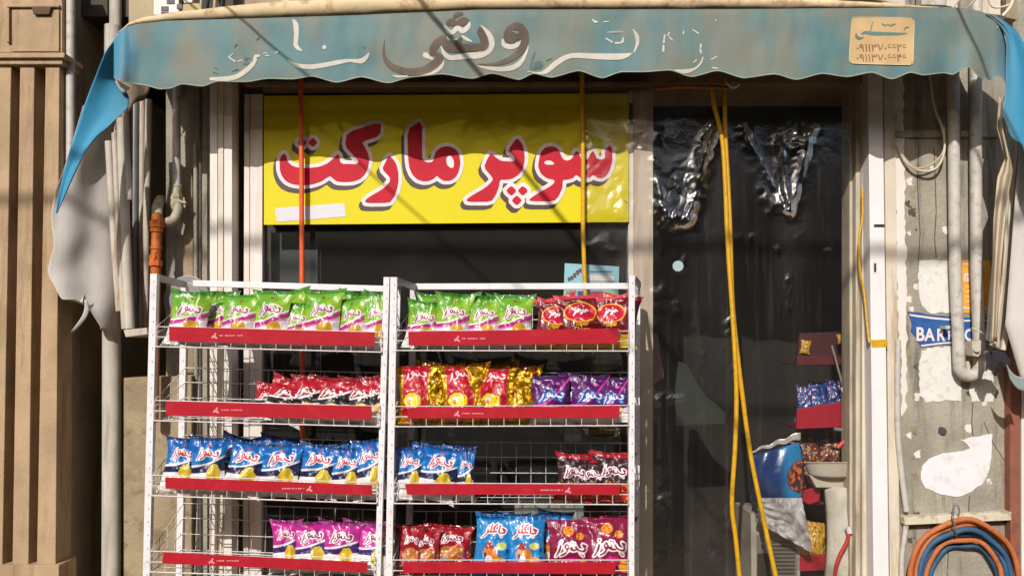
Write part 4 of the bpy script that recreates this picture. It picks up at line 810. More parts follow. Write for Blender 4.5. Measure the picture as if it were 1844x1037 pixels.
# ============================================================ SNACK BAGS
def bagmat(name, base, layers, rough=.27, metal=0, wr=1.0):
    """printed film: the print is drawn from the bag's own UVs; layers are bands under a curve, ellipses and flecks"""
    b = NB(name); uv = b.n('ShaderNodeUVMap'); sp = b.n('ShaderNodeSeparateXYZ'); b.l(uv.outputs[0], sp.inputs[0]); u, v = sp.outputs[0], sp.outputs[1]
    nz = b.noise(7, 3, uv.outputs[0]); col = alb(base)
    mt = None
    for L in layers:
        k = L[0]
        if k == 'band':     # between two curves v = a + s*u^2
            _, lo, hi, s, c = L; w = b.math('SUBTRACT', v, b.math('MULTIPLY', b.math('MULTIPLY', u, u), s)); f = b.math('MULTIPLY', b.ss(w, lo - .008, lo + .008), b.ss(w, hi + .008, hi - .008))
        elif k == 'ell':
            _, cx, cy, rx, ry, wob, c = L
            dx = b.math('DIVIDE', b.math('SUBTRACT', u, cx), rx); dy = b.math('DIVIDE', b.math('SUBTRACT', v, cy), ry)
            r = b.math('ADD', b.math('ADD', b.math('MULTIPLY', dx, dx), b.math('MULTIPLY', dy, dy)), b.math('MULTIPLY', b.math('SUBTRACT', nz, .5), wob)); f = b.ss(r, 1.08, .92)
        elif k == 'sides':
            w_, c = L[1], L[2]; f = b.ss(b.math('ADD', b.math('ABSOLUTE', b.math('SUBTRACT', u, .5)), b.math('MULTIPLY', b.math('SUBTRACT', nz, .5), .08)), w_ - .02, w_ + .02)
            mt = f if len(L) > 3 else mt; c = L[2]
        elif k == 'fleck':
            _, sc, th, v0, v1, c = L; vo = b.n('ShaderNodeTexVoronoi'); vo.inputs['Scale'].default_value = sc; b.l(uv.outputs[0], vo.inputs[0]); sepc = b.n('ShaderNodeSeparateColor'); b.l(vo.outputs['Color'], sepc.inputs[0])
            f = b.math('MULTIPLY', b.math('LESS_THAN', sepc.outputs[0], th), b.math('MULTIPLY', b.math('GREATER_THAN', v, v0), b.math('LESS_THAN', v, v1)))
            f = b.math('MULTIPLY', f, b.ss(vo.outputs['Distance'], .5, .3))
        col = b.mix(f, col, alb(c))
    # crimped seals and faint creases
    cr = b.math('MULTIPLY', b.math('SINE', b.math('MULTIPLY', v, 260)), b.math('GREATER_THAN', b.math('ABSOLUTE', b.math('SUBTRACT', v, .5)), .455))
    bump = b.math('ADD', b.math('MULTIPLY', cr, .15), b.noise(5.5, 5, uv.outputs[0], .55, 1.4))
    p = b.bsdf(col, rough, metal, .35, .5, bump, .55 * wr, .012)
    if mt is not None: b.l(b.math('MULTIPLY', mt, .85), p.inputs['Metallic'])
    return b.m
W_ = (238, 232, 232)
chip = (214, 166, 50)
KM = {
 'green': bagmat('film_green', (140, 180, 40), [('band', .66, 1.2, .34, (104, 164, 36)), ('band', .93, 1.2, 0, (60, 130, 30)), ('band', -.5, .34, .18, W_), ('band', .345, .43, .20, (178, 34, 128)), ('band', .43, .455, .22, W_), ('band', .345, .37, .14, (225, 120, 190)), ('ell', .64, .32, .22, .12, 1.2, chip), ('ell', .5, .86, .045, .03, 0, (150, 60, 40))]),
 'blue': bagmat('film_blue', (20, 116, 190), [('band', .7, 1.2, .2, (16, 98, 178)), ('band', .94, 1.2, 0, (14, 60, 120)), ('band', -.5, .50, .20, W_), ('band', -.5, .46, .20, (26, 34, 78)), ('band', -.5, .36, .05, W_), ('ell', .70, .36, .19, .17, 1.3, (216, 186, 50)), ('ell', .5, .87, .06, .022, 0, (190, 60, 70))]),
 'magenta': bagmat('film_magenta', (190, 40, 146), [('band', .94, 1.2, 0, (140, 24, 110)), ('band', -.5, .52, .16, W_), ('band', -.5, .48, .16, (66, 34, 110)), ('band', -.5, .38, .05, W_), ('ell', .68, .36, .19, .16, 1.3, (224, 190, 50)), ('ell', .5, .87, .05, .02, 0, (220, 80, 120))]),
 'redblack': bagmat('film_red', (176, 20, 38), [('band', .9, 1.2, 0, (140, 16, 34)), ('band', -.5, .50, .24, W_), ('band', -.5, .46, .22, (38, 30, 34)), ('band', -.5, .34, .1, W_), ('ell', .62, .30, .24, .12, 1.0, (226, 180, 96))]),
 'purple': bagmat('film_purple', (88, 26, 100), [('band', .9, 1.2, 0, (66, 18, 80)), ('band', .30, .37, .6, (206, 60, 160)), ('band', -.5, .24, .1, W_), ('ell', .5, .27, .34, .07, .6, (240, 200, 150)), ('ell', .68, .80, .06, .03, 0, (220, 110, 170))]),
 'maroon': bagmat('film_maroon', (112, 12, 26), [('band', -.5, .24, .0, (206, 160, 30)), ('band', -.5, .10, .0, (230, 190, 60)), ('ell', .5, .66, .40, .20, .5, (240, 170, 40)), ('ell', .5, .66, .365, .175, .5, (196, 20, 50)), ('band', .93, 1.2, 0, (210, 60, 70))]),
 'goldred': bagmat('film_gold', (186, 14, 38), [('ell', .42, .40, .26, .12, 1.2, (240, 214, 30)), ('ell', .36, .43, .07, .05, .3, W_), ('fleck', 9, .25, .30, .8, (214, 100, 60)), ('band', -.5, .14, .0, (216, 130, 20)), ('sides', .36, (214, 170, 30), 1)], .2, 0, 1.6),
 'goldfoil': bagmat('foil_gold', (214, 166, 26), [('fleck', 10, .35, 0, 1, (170, 70, 24))], .18, .9, 2.6),
 'choco': bagmat('film_choco', (30, 130, 196), [('band', .9, 1.2, 0, (20, 90, 160)), ('fleck', 12, .4, 0, .95, (60, 160, 214)), ('ell', .45, .36, .22, .10, 1.4, (224, 130, 44)), ('ell', .40, .48, .12, .06, .8, (150, 44, 44)), ('ell', .72, .24, .18, .07, .6, (240, 150, 40)), ('ell', .74, .48, .14, .06, .8, (200, 200, 110)), ('ell', .42, .25, .1, .08, .5, W_), ('fleck', 10, .22, .05, .45, (24, 60, 130))]),
 'cookie': bagmat('film_cookie', (138, 24, 66), [('ell', .46, .80, .13, .085, .1, (236, 148, 40)), ('ell', .74, .70, .10, .065, .1, (236, 148, 40)), ('ell', .84, .18, .14, .11, .1, (236, 148, 40)), ('ell', .2, .12, .12, .08, .1, (236, 160, 50)), ('fleck', 26, .18, .05, .9, (110, 30, 40)), ('ell', .55, .26, .20, .07, 1, (206, 40, 130))]),
 'dark': bagmat('film_dark', (58, 26, 34), [('band', .90, 1.2, 0, (170, 24, 44)), ('band', -.5, .36, .0, (190, 34, 30)), ('fleck', 12, .45, .02, .42, (230, 150, 60)), ('fleck', 10, .25, .2, .46, (150, 170, 50))]),
 'redshade': bagmat('film_redshade', (160, 22, 36), [('ell', .5, .40, .34, .16, .6, (196, 120, 50)), ('fleck', 11, .45, .05, .5, (60, 110, 170)), ('fleck', 13, .3, .05, .5, (226, 200, 120))]),
}
# brand style lettering, drawn as fat strokes in a 0..1.9 by 0..1 box (y down)
LOGO = [[(1.82, .30, .1), (1.62, .27, .1), (1.80, .48, .11), (1.66, .62, .11), (1.45, .62, .1)], [(1.68, .86, .1)], [(1.56, .80, .08)], [(1.45, .62, .1), (1.30, .55, .1), (1.22, .42, .1)], [(1.22, .62, .1), (1.05, .64, .11), (.98, .45, .1)], [(1.12, .25, .09)], [(.98, .22, .09)],
        [(.98, .62, .1), (.84, .50, .1), (.74, .30, .1), (.62, .38, .1), (.68, .55, .1), (.84, .56, .1)], [(.82, .55, .1), (.66, .80, .11), (.45, .90, .1)], [(.34, .32, .1), (.30, .60, .12), (.16, .88, .08)], [(.38, .08, .1)]]
LOGO2 = [[(1.75, .40, .1), (1.5, .35, .1), (1.72, .55, .11), (1.5, .65, .1), (1.32, .62, .1), (1.30, .18, .1)], [(1.55, .86, .1)], [(1.15, .62, .1), (.98, .62, .11), (.92, .30, .1), (1.08, .08, .08)], [(.98, .28, .08), (.80, .40, .06)], [(.98, .62, .1), (.72, .64, .1), (.70, .12, .1)], [(.70, .62, .1), (.52, .60, .1), (.44, .40, .1)], [(.48, .55, .1), (.36, .80, .11), (.12, .90, .08)], [(.50, .20, .1)]]
LOGO3 = [[(1.70, .45, .16), (1.50, .36, .16), (1.42, .58, .16), (1.2, .60, .14)], [(1.22, .40, .15), (1.10, .70, .15), (.92, .92, .1)], [(1.22, .12, .15)], [(.92, .45, .16), (.74, .36, .16), (.68, .58, .16), (.50, .60, .14)], [(.50, .40, .15), (.38, .70, .15), (.18, .94, .1)], [(.52, .12, .15)]]
red_ink = flat('logo_red', (206, 34, 60), .4); pink_ink = flat('logo_pink', (176, 60, 110), .4); white_ink = flat('logo_white', (244, 236, 238), .4); blue_ink = flat('logo_blue', (46, 110, 190), .4); maroon_ink = flat('logo_maroon', (140, 24, 60), .4); yel_ink = flat('logo_yellow', (250, 190, 40), .4)
# kind: logo, centre v, width in u, ink, outline, slant
LG = {'green': (LOGO, .62, .66, pink_ink, white_ink, .10), 'blue': (LOGO, .68, .68, red_ink, white_ink, .12), 'magenta': (LOGO, .70, .66, maroon_ink, white_ink, .10), 'redblack': (LOGO, .62, .62, white_ink, None, .25), 'purple': (LOGO, .52, .72, white_ink, blue_ink, .2),
      'maroon': (LOGO3, .67, .46, white_ink, None, .0), 'goldred': (LOGO, .82, .62, white_ink, red_ink, .0), 'goldfoil': None, 'choco': (LOGO2, .70, .72, red_ink, white_ink, .15), 'cookie': (LOGO, .46, .82, maroon_ink, white_ink, .1), 'dark': (LOGO, .58, .72, maroon_ink, white_ink, .0), 'redshade': (LOGO, .70, .60, maroon_ink, white_ink, .05)}
def bag_surface(w, h, T, seed, crush):
    so = Vector((seed * 7.3, seed * 3.1, 0))
    def S(u, v, side=1):
        su = math.sin(math.pi * min(1, max(0, u))); a = max(0, su) ** .55
        vv = min(1, max(0, (v - .045) / .91)); bq = (max(0, math.sin(math.pi * vv)) ** .5) * (1.30 - .75 * vv)
        t = T * a * bq
        x = (u - .5) * w * (1 - .10 * math.sin(math.pi * v) * (1 + .3 * math.sin(seed)))
        z = v * h + .018 * h * math.sin(u * 3.1 + seed) * (v > .5) * v
        pleat = math.sin(u * 26 + seed + 3 * noise.noise(Vector((u * 2, v * 2, seed)))) * .0022 * (abs(v - .5) * 2) ** 3
        n = noise.noise(Vector((u * 3.2, v * 4.2, 0)) + so) * .014 * crush * a + noise.noise(Vector((u * 8 + v * 3, v * 7, 2)) + so) * .005 * crush
        cor = .012 * ((abs(u - .5) * 2) ** 4) * ((abs(v - .5) * 2) ** 4) * h / .2
        x += (1 if u > .5 else -1) * cor; z += (1 if v > .5 else -1) * cor * .6
        top = max(0, (v - .9) / .1); yb = .010 * math.sin(seed * 1.7) * top
        return Vector((x, -side * (t * (1 if side > 0 else .55)) - n - pleat + yb, z))
    return S
PROTO = {}
NICE = {'green': 'green corn snack bag', 'blue': 'blue corn snack bag', 'magenta': 'magenta corn snack bag', 'redblack': 'red and black snack bag', 'purple': 'purple snack bag', 'maroon': 'dark red cheese snack bag', 'goldred': 'red snack bag with gold foil edges', 'goldfoil': 'crumpled gold foil snack bag',
        'choco': 'bright blue chocolate snack bag', 'cookie': 'maroon cookie snack bag', 'dark': 'dark brown snack bag', 'redshade': 'red snack bag in shade'}
def bag_proto(kind, var, asp):
    key = (kind, var, asp)
    if key in PROTO: return PROTO[key]
    w, h = .14, .14 * asp; S = bag_surface(w, h, (.030, .035, .026, .032)[var], var * 1.37 + len(kind) * .61, 1.7 if kind == 'goldfoil' else 1.3)
    mb = MB(); nu, nv = 22, 30
    mb.grid(nu, nv, lambda u, v: S(u, v), KM[kind]); mb.grid(nu, nv, lambda u, v: S(1 - u, v, -1), KM[kind])
    lg = LG[kind]; nfilm = len(mb.v)
    if lg:
        L, cv, lw, ink, outl, sl_ = lg; k = lw / 1.9
        def sfo(o):
            def f(x, y):
                up = (.5 - y); u = .5 + (x - .95) * k + sl_ * up * k; v = cv + up * k * w / h + .10 * k * math.sin(x * 1.65); return S(u, v) - Vector((0, o, 0))
            return f
        bd = (-.2, -.2, 2.1, 1.2); fs = lambda X, Y: np.minimum.reduce([sd_stroke(q, X, Y) for q in L])
        if outl: sd_mesh(mb, lambda X, Y: fs(X, Y) - .085, bd, .055, sfo(.0012), outl)
        sd_mesh(mb, (lambda X, Y: fs(X, Y) + .005) if outl else (lambda X, Y: fs(X, Y) - .02), bd, .045, sfo(.0026), ink)
        if kind == 'maroon':
            for s_, vv in (('Super', .40), ('Cheese', .30)): put_text(mb, s_, lambda x, y: S(x, y) - Vector((0, .002, 0)), 0, 0, 1, yel_ink) if 0 else mb.add([S(.5 + x * .13, vv + y * .11) - Vector((0, .0026, 0)) for x, y in text_mesh(s_, 1, .02)[0]], text_mesh(s_, 1, .02)[1], yel_ink)
    me = bpy.data.meshes.new('chip_bag'); me.from_pydata(mb.v, [], mb.f)
    for m_ in mb.mats: me.materials.append(m_)
    me.polygons.foreach_set('material_index', mb.mi); me.polygons.foreach_set('use_smooth', mb.sm)
    uvl = me.uv_layers.new(name='UVMap'); nn = (nu + 1) * (nv + 1); U_ = []
    for i in range(nfilm):
        j = i % nn; a = (j % (nu + 1)) / nu; b_ = (j // (nu + 1)) / nv; U_.append((a if i < nn else 1 - a, b_))
    U_ += [(0, 0)] * (len(mb.v) - nfilm); data = []
    for lp_ in me.loops: data += U_[lp_.vertex_index]
    uvl.data.foreach_set('uv', data); me.update(); PROTO[key] = me; return me
BAGS = []
def bag(kind, row, unit, cx, top, wpx, roll=0, back=0, yaw=0, dz=0, lean=11, bot=None):
    Y = YF + .036 + back * .085; U = UNITS[unit]; f0, f1 = U['floor'][row]; t = (cx - U['fl'][0][0]) / (U['fr'][0][0] - U['fl'][0][0]); by = f0 + (f1 - f0) * t - 2
    base = P(cx, bot or by, YF); zf = base.z; base = P(cx, (top + by) / 2, Y); base.z = zf + .003 + dz
    topz = P(cx, top, Y + .04).z; h = (topz - base.z) / math.cos(R(lean)); w = wpx * mpp(Y) * random.uniform(1.06, 1.18); h *= 1.03; roll = roll + random.uniform(-4, 4); lean = lean + random.uniform(-4, 4); asp = round(min(2.2, max(1.35, h / w)) * 5) / 5
    me = bag_proto(kind, random.randint(0, 3) if kind not in ('maroon', 'purple', 'choco', 'cookie', 'dark') else random.randint(0, 1), asp)
    o = bpy.data.objects.new('chip_bag', me); COL.objects.link(o); o.location = base
    o.rotation_euler = (R(-lean), R(roll), R(yaw + random.uniform(-9, 9))); o.scale = (w / .14, w / .14, h / (.14 * asp)); BAGS.append((o, kind, row, unit, back, cx))
G = lambda k, r, u, L: [bag(k, r, u, *a) for a in L]
G('green', 0, 'left', [(334, 527, 66, 7), (422, 530, 62, 2), (487, 529, 64, 3), (531, 548, 48, -2), (578, 526, 62, -3), (639, 537, 52, -4), (678, 531, 46, 2)])
G('green', 0, 'left', [(386, 529, 56, 2, 1), (530, 526, 60, -8, 1), (612, 528, 50, 14, 1), (664, 533, 50, 6, 1)])
G('green', 0, 'right', [(757, 545, 56, 3), (811, 533, 58, 2), (869, 536, 54, 2), (927, 534, 60, 3)])
G('green', 0, 'right', [(775, 536, 56, 3, 1), (842, 535, 52, -6, 1), (900, 535, 56, 5, 1)])
G('maroon', 0, 'right', [(991, 543, 56, 10), (1046, 536, 74, 0), (1106, 536, 66, -3)]); G('maroon', 0, 'right', [(1016, 536, 60, -8, 1), (1112, 532, 56, 8, 1)])
G('redblack', 1, 'left', [(501, 681, 64, 14), (549, 680, 56, 2), (592, 682, 66, 7), (644, 683, 62, 5), (680, 681, 50, -3)]); G('redblack', 1, 'left', [(474, 690, 44, 12, 1), (566, 680, 50, 14, 1), (628, 683, 50, 4, 1), (672, 682, 50, -8, 1)])
G('goldred', 1, 'right', [(749, 664, 62, 0), (831, 664, 66, 0), (890, 666, 66, -3)]); G('goldred', 1, 'right', [(946, 662, 54, 3, 1)])
G('goldfoil', 1, 'right', [(791, 656, 58, 4, 0), (862, 660, 44, -3, 0), (934, 668, 60, -9, 0)]); G('goldfoil', 1, 'right', [(772, 656, 60, 6, 1), (820, 658, 60, -4, 1), (870, 656, 60, 5, 1), (912, 660, 60, -6, 1)])
G('purple', 1, 'right', [(993, 678, 62, 0), (1060, 678, 62, 2), (1108, 684, 52, -2)]); G('purple', 1, 'right', [(1028, 676, 56, 6, 1), (1108, 682, 50, 5, 1)])
G('blue', 2, 'left', [(318, 793, 58, 4), (373, 790, 56, 3), (430, 796, 60, 8), (500, 802, 64, 1), (567, 802, 64, 4), (622, 808, 54, -2), (670, 793, 48, -5)]); G('blue', 2, 'left', [(352, 788, 50, 10, 1), (400, 784, 52, 14, 1), (466, 790, 52, -10, 1), (492, 788, 56, 8, 1), (596, 800, 56, -6, 1), (645, 800, 52, 5, 1)])
G('blue', 2, 'right', [(736, 806, 46, -3), (779, 806, 58, 12), (838, 814, 28, 4)]); G('blue', 2, 'right', [(758, 800, 54, 4, 1), (816, 803, 44, 8, 1)])
G('dark', 2, 'right', [(1030, 819, 58, 2), (1066, 826, 52, -3), (1102, 817, 62, 2)]); G('dark', 2, 'right', [(1048, 818, 56, 4, 1), (1100, 816, 60, -4, 1)])
G('magenta', 3, 'left', [(516, 938, 44, -2), (561, 943, 58, 2), (611, 944, 58, 4), (666, 947, 54, 9)]); G('magenta', 3, 'left', [(590, 939, 56, 8, 1), (640, 940, 56, 6, 1), (690, 940, 40, -4, 1)])
G('redshade', 3, 'right', [(736, 950, 42, 6, .4), (766, 954, 50, -2, .6), (813, 950, 66, 2, 1.2)]); G('redshade', 3, 'right', [(748, 946, 50, -5, 1.6), (790, 944, 56, 8, 2)])
G('choco', 3, 'right', [(884, 927, 62, 0), (948, 927, 60, 0)]); G('choco', 3, 'right', [(916, 926, 56, 5, 1), (984, 922, 54, 12, 1)])
G('cookie', 3, 'right', [(1027, 937, 70, 2), (1096, 934, 72, -1)]); G('cookie', 3, 'right', [(1062, 936, 60, -6, 1), (1104, 930, 54, 6, 1)])
ORD = ['leftmost', 'second', 'third', 'fourth', 'fifth', 'sixth', 'seventh', 'eighth', 'ninth']
import itertools
keyf = lambda b: (b[1], b[2], b[3], b[4] >= 1)
for k, g in itertools.groupby(sorted(BAGS, key=lambda b: (keyf(b), b[5])), key=keyf):
    g = list(g); kind, row, unit, bk = k
    for i, b in enumerate(g):
        pos = '' if len(g) == 1 else (ORD[0] if i == 0 else ORD[i] + ' from left')
        tag(b[0], f"{NICE[kind]}, {pos + ', ' if pos else ''}{'back' if bk else 'front'} row, {unit} rack {SHELF[row]} shelf", 'snack bag', f'{NICE[kind]}s on the racks')
# ============================================================ THINGS BEHIND THE GLASS AND IN THE DOORWAY
r = root('leaflet', P(1066, 560, -.02), 'light blue price leaflet taped to the window above the right rack', 'leaflet')
mb = MB(); mb.slab([(1017, 474), (1115, 480), (1113, 566), (1014, 566)], -.006, .003, mat('leaflet_blue', (146, 196, 214), .5, .06, 12)); mb.build('sheet', r)
mb = MB(); Yl = -.0072
mb.slab([(1054, 494), (1106, 497), (1105, 506), (1062, 505)], Yl, .001, sign_white)
rnd = random.Random(3)
for a, b, c in ((1022, 500, 6), (1027, 497, 7), (1032, 492, 8), (1037, 487, 8), (1042, 484, 7)): mb.slab([(a, b), (a + 5, b - 1), (a + 6, b + c), (a + 1, b + c)], Yl, .001, flat('leaflet_brown', (96, 70, 62)))
for a in range(1063, 1100, 4): mb.slab([(a, 488), (a + 3, 488), (a + 3, 490.5), (a, 490.5)], Yl, .001, flat('leaflet_ink', (50, 70, 90)))
for q, c in (((1018, 522, 1038, 545), (150, 160, 140)), ((1040, 524, 1054, 545), (74, 70, 130)), ((1062, 524, 1086, 545), (176, 70, 100)), ((1088, 526, 1110, 545), (190, 196, 40))): mb.slab([(q[0], q[1]), (q[2], q[1]), (q[2], q[3]), (q[0], q[3])], Yl, .001, mat('leaf_%d_%d' % (c[0], c[2]), c, .6, .3, 60))
mb.build('print', r)
mb = MB(); mb.slab([(1056, 768), (1112, 766), (1112, 786), (1064, 786)], -.006, .003, mat('card_dark', (70, 60, 50), .6))
mb.slab([(1049, 770), (1060, 770), (1060, 782), (1055, 782)], -.007, .003, sign_white)
put_text(mb, 'Premium', lambda x, y: P(2176 - x, y, -.0075), 1088, 781, 16, mat('card_gold', (196, 160, 90), .5), .01); mb.build('window_card', None, 'small dark card on the window with mirrored gold lettering Premium', 'card')
# shadowed stack of white keyboards behind the glass
r = root('white_keyboard', P(985, 950, .15), 'pale ribbed plastic carton behind the glass below the third shelf of the right rack', 'keyboard')
mb = MB(); mb.slab([(925, 888), (1052, 886), (1048, 960), (930, 962)], .12, .12, mat('keyboard_white', (210, 208, 196), .7, .06, 8)); mb.build('keyboard_body', r, bevel=.004)
mb = MB()
for x in range(934, 1040, 15):
    for y in (898, 918, 938): mb.slab([(x, y), (x + 12, y), (x + 12, y + 16), (x, y + 16)], .117, .005, mat('keyboard_key', (196, 194, 180), .7))
mb.build('ribs', r, bevel=.001)
def snack(name, kind, px, py, wpx, Y, label, roll=0, lean=8, asp=1.4, var=0):
    me = bag_proto(kind, var, asp); o = bpy.data.objects.new(name, me); COL.objects.link(o); p = P(px, py, Y); w = wpx * mpp(Y); o.location = p; o.rotation_euler = (R(-lean), R(roll), 0); o.scale = (w / .14,) * 3
    tag(o, label, 'snack bag', 'snack bags inside the doorway'); return o
YI = .30
in_red = mat('shelf_red', (176, 24, 50), .45, .06, 6); in_dred = mat('shelf_dark_red', (96, 26, 34), .5)
KM['inblue'] = bagmat('film_inblue', (26, 66, 140), [('fleck', 9, .35, 0, 1, (60, 120, 200)), ('fleck', 12, .22, 0, 1, (210, 60, 50)), ('fleck', 11, .2, 0, .6, (240, 170, 40)), ('fleck', 14, .12, 0, 1, W_)]); LG['inblue'] = None
KM['inmix'] = bagmat('film_inmix', (110, 60, 36), [('fleck', 9, .4, 0, 1, (220, 130, 40)), ('fleck', 12, .25, 0, 1, (180, 30, 50)), ('fleck', 14, .2, 0, 1, (240, 220, 180)), ('fleck', 12, .15, 0, 1, (30, 90, 170))]); LG['inmix'] = None
KM['ingold'] = bagmat('film_ingold', (206, 158, 40), [('fleck', 9, .3, 0, 1, (190, 50, 40)), ('fleck', 12, .25, 0, 1, (236, 220, 130)), ('fleck', 13, .15, 0, 1, (120, 40, 110))]); LG['ingold'] = None
r = root('shop_shelf', P(1490, 1037, YI), 'red edged snack shelf inside the doorway at the right', 'shelf')
for q, m_, nm in (([(1436, 736), (1532, 722), (1532, 768), (1434, 772)], in_red, 'shelf_front'), ([(1436, 640), (1532, 642), (1532, 656), (1434, 657)], in_dred, 'upper_shelf'), ([(1439, 886), (1478, 874), (1476, 902), (1456, 908), (1438, 896)], in_red, 'middle_shelf'), ([(1434, 1002), (1486, 998), (1486, 1026), (1432, 1028)], in_red, 'lower_shelf')):
    mb = MB(); mb.slab(q, YI - .04, .02, m_); mb.slab([(q[3][0], q[3][1] - 4), (1532, q[3][1] - 4), (1532, q[3][1]), (q[3][0], q[3][1])], YI - .015, .25, in_dred); mb.build(nm, r, bevel=.002)
mb = MB(); mb.slab([(1440, 600), (1532, 596), (1532, 640), (1436, 642)], YI + .1, .03, mat('shelf_back_red', (72, 26, 30), .6)); mb.build('back_panel', r)
for i, (x, y, w_, ro) in enumerate(((1450, 762, 36, 8), (1478, 760, 36, -6), (1506, 756, 38, 6), (1528, 752, 34, -10), (1464, 752, 36, 14))):
    snack('snack_bag', 'inblue', x, y, w_, YI + (.04 if i < 4 else .1), f'small dark blue snack bag on the doorway shelf, {ORD[i] if i == 0 else ORD[i] + " from the left" if i < 4 else "behind the others"}', ro, 8, 1.8, i % 3)
for i, (x, y, w_, ro) in enumerate(((1452, 880, 40, 20), (1470, 842, 40, -22), (1494, 836, 42, 18), (1518, 838, 42, -30))):
    snack('snack_bag', 'inmix', x, y, w_, YI + .06 + .02 * i, f'small brown and orange snack bag heaped by the steel pan, {ORD[i] if i == 0 else ORD[i] + " from the left"}', ro, 10, 1.4, i % 3)
for i, (x, y, w_, ro) in enumerate(((1446, 1006, 32, -8), (1466, 1004, 34, 10), (1480, 1002, 28, -6))):
    snack('snack_bag', 'ingold', x, y, w_, YI - .01 + .03 * i, f'small gold snack bag above the lowest red shelf edge, {ORD[i] if i == 0 else ORD[i] + " from the left"}', ro, 6, 1.8, i % 3)
# small packets high on the dark shelf
snack('snack_bag', 'ingold', 1449, 636, 17, YI + .02, 'tiny bright orange packet standing on the dark red upper shelf', 10, 5, 1.4); snack('snack_bag', 'ingold', 1516, 618, 12, YI + .02, 'tiny orange packet high at the door jamb', -10, 5, 1.4, 1)
mb = MB(); mb.tube([pt(1498, 622, YI - .05), pt(1519, 700, YI - .08)], 2.2 * mpp(YI), grey_metal, 8); mb.tube([pt(1518, 698, YI - .08), pt(1521, 706, YI - .09)], 4.5 * mpp(YI), sign_white, 12); mb.build('metal_rod', None, 'slanting metal rod with a white tip before the blue snack bags', 'rod')
mb = MB(); mb.tube([pt(1508, 806, .2), pt(1524, 790, .2), pt(1534, 780, .2)], 4 * mpp(.2), flat('red_handle', (220, 60, 50), .4), 10); mb.tube([pt(1502, 772, .22), pt(1534, 776, .22)], 3.5 * mpp(.2), grey_metal, 10); mb.build('red_tube', None, 'red tube sticking out above the steel pan at the door jamb', 'tube')
# large printed blue sack
def sackmat():
    b = NB('printed_sack'); co = b.n('ShaderNodeTexCoord'); sp = b.n('ShaderNodeSeparateXYZ'); b.l(co.outputs['Generated'], sp.inputs[0]); u, v = sp.outputs[0], sp.outputs[2]
    nz = b.noise(9, 4, co.outputs['Generated'])
    col = b.mix(b.ss(b.math('ADD', u, b.math('MULTIPLY', nz, .2)), .55, .8), alb((34, 62, 120)), alb((40, 140, 206)))
    d = b.math('ADD', b.math('MULTIPLY', b.math('POWER', b.math('SUBTRACT', u, .95), 2), 3), b.math('MULTIPLY', b.math('POWER', b.math('SUBTRACT', v, .5), 2), 5)); col = b.mix(b.ss(d, .34, .26), col, alb((70, 44, 60)))
    vo = b.n('ShaderNodeTexVoronoi'); vo.inputs['Scale'].default_value = 16; b.l(co.outputs['Generated'], vo.inputs[0]); sc = b.n('ShaderNodeSeparateColor'); b.l(vo.outputs['Color'], sc.inputs[0])
    col = b.mix(b.math('MULTIPLY', b.math('LESS_THAN', sc.outputs[0], .35), b.ss(d, .30, .24)), col, alb((214, 110, 50)))
    b.bsdf(col, .3, 0, .3, .5, b.noise(12, 4), .5, .01); return b.m
mb = MB(); sk = sackmat()
def sack(u, v):
    x = 1352 + (1440 + 8 * math.sin(v * 3) - 1352) * u; yt = 820 - 24 * u; yb = 900 + 18 * math.sin(u * 2.5) ; y = yt + (yb - yt) * v
    return P(x, y, .22 - .05 * math.sin(math.pi * u) ** .6 * math.sin(math.pi * min(1, v + .1)) ** .5 + .006 * math.sin(u * 14 + v * 6))
mb.grid(30, 30, sack, sk); o = mb.build('snack_sack', None, 'large blue printed sack with silver top leaning inside the doorway', 'sack', thick=.004)
mb = MB(); mb.grid(20, 5, lambda u, v: P(1350 + 92 * u, 818 - 24 * u - 3 - 12 * v * (.2 + u) + 2 * math.sin(u * 20), .21 + .005 * math.sin(u * 25)), mat('silver_film', (214, 212, 210), .3, .1, 14, metal=.3)); mb.build('sack_top', o, thick=.003)
# crumpled clear bag, grey box with louvres
mb = MB(); mb.grid(30, 26, lambda u, v: P(1366 + 78 * u + 26 * v * u - 6 * v, 896 + 8 * u * v + 84 * v * (.5 + .6 * u), .17 - .03 * abs(noise.noise(Vector((u * 5, v * 5, 1)))) * 2), mat('crinkled_film', (205, 203, 205), .22, .2, 18, bstr=.8, bscale=40, bdist=.02, coat=.4)); mb.build('plastic_bag', None, 'crumpled clear and white plastic bag lying on the grey box in the doorway', 'plastic bag', thick=.002)
r = root('grey_box', P(1395, 1060, .3), 'grey box with louvred vent and small latch at the bottom of the doorway', 'box')
bx = mat('box_grey', (128, 122, 114), .7, .1, 8); mb = MB(); mb.slab([(1352, 924), (1440, 926), (1442, 1130), (1354, 1130)], .26, .3, mat('box_light', (176, 170, 160), .7, .08, 8)); mb.slab([(1363, 962), (1436, 964), (1436, 1120), (1363, 1120)], .253, .008, bx); mb.build('box_body', r, bevel=.003)
mb = MB()
for k in range(16): mb.slab([(1390, 974 + k * 7), (1432, 974 + k * 7), (1432, 977.5 + k * 7), (1390, 977.5 + k * 7)], .249, .005, mat('vent_dark', (70, 66, 60), .7))
mb.build('vent', r)
mb = MB(); mb.slab([(1367, 974), (1379, 974), (1379, 992), (1367, 992)], .249, .005, grey_metal); mb.slab([(1371, 980), (1375, 980), (1375, 988), (1371, 988)], .2478, .003, black_cloth); mb.build('latch', r)
mb = MB(); mb.slab([(1364, 996), (1388, 996), (1388, 1100), (1364, 1100)], .249, .005, dark_in); mb.build('dark_panel', r)
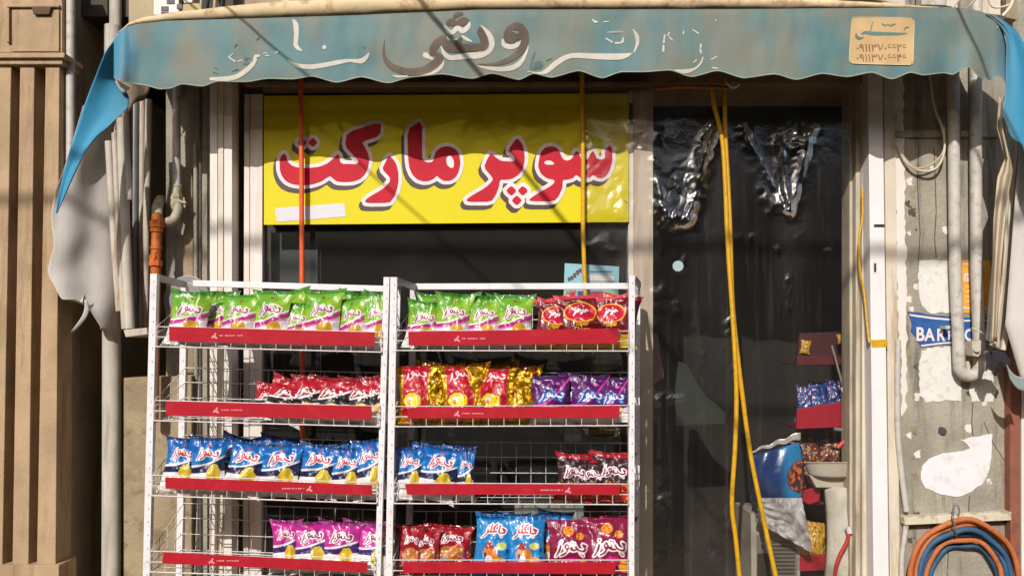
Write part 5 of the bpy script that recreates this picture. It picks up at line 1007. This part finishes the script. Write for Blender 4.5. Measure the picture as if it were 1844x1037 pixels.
# steel pan and flour sack
def pan(u, v):
    th = math.pi * u; rr_ = (58 - 10 * v) ; return P(1505 - rr_ * math.cos(th), 832 + 22 * v + 6 * v * math.sin(th), .24 - .10 * math.sin(th) * (1 - .2 * v))
r = root('steel_pan', P(1500, 870, .2), 'shallow steel scale pan beside the door jamb', 'pan')
pm = mat('pan_steel', (214, 206, 190), .5, .12, 8)
mb = MB(); mb.grid(26, 6, pan, pm); mb.grid(26, 2, lambda u, v: pan(u, 0) + (pan(u, 0) - P(1505, 832, .24)) * .05 * (1 - v) - Vector((0, 0, .006 * v)), pm); mb.build('pan_bowl', r, thick=.003)
mb = MB(); mb.slab([(1458, 856), (1560, 856), (1550, 878), (1470, 878)], .2, .14, pm); mb.build('scale_base', r, bevel=.006)
sm = mat('white_sack', (222, 216, 204), .8, .07, 8, bstr=.5, bscale=14, bdist=.02)
def sack2(u, v): return P(1483 + 90 * u + 5 * math.sin(v * 5), 882 + 260 * v - 4 * math.sin(u * 5), .25 - .09 * math.sin(math.pi * min(1, u * 1.0)) ** .5 - .02 * math.sin(math.pi * v) + .005 * math.sin(v * 30 + u * 7) * (v < .3) + .008 * noise.noise(Vector((u * 5, v * 9, 0))))
mb = MB(); mb.grid(30, 60, sack2, sm); mb.grid(20, 6, lambda u, v: sack2(u, 0) + Vector((0, .18 * v, 0)), sm); mb.build('white_sack', None, 'full white sack standing at the right side of the doorway', 'sack', thick=.003)
mb = MB(); mb.tube([pt(1530, 950, .11), pt(1525, 975, .11), pt(1512, 1000, .11), pt(1504, 1030, .11), pt(1502, 1080, .11)], 3.6 * mpp(.1), flat('red_cord', (206, 50, 44), .5), 8, spline=True); mb.tube([pt(1527, 948, .11), pt(1530, 960, .105)], 5 * mpp(.1), sign_white, 8); mb.build('cord', None, 'red cord with a white end hanging over the white sack', 'cord')
# green cloth shape and pale lamp inside
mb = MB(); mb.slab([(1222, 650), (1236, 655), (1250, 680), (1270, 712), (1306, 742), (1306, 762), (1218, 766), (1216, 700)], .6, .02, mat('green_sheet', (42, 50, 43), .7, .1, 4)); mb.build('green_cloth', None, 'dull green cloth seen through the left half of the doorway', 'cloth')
lampm = NB('lamp_glow'); em = lampm.n('ShaderNodeEmission'); em.inputs[0].default_value = (.75, .95, .92, 1); em.inputs[1].default_value = .8; lampm.l(em.outputs[0], lampm.out.inputs[0])
mb = MB(); mb.tube([pt(1221, 479, .9), pt(1221, 479, .94)], 10 * mpp(.9), lampm.m, 9); mb.build('ceiling_lamp', None, 'small pale lamp glowing deep in the left half of the doorway', 'lamp')
mb = MB(); mb.slab([(1174, 598), (1184, 600), (1196, 680), (1180, 690), (1176, 690)], .3, .02, mat('hanging_packets', (120, 96, 92), .6, .3, 40)); mb.build('hanging_packet', None, 'pale packet strip hanging behind the door mullion', 'packet')
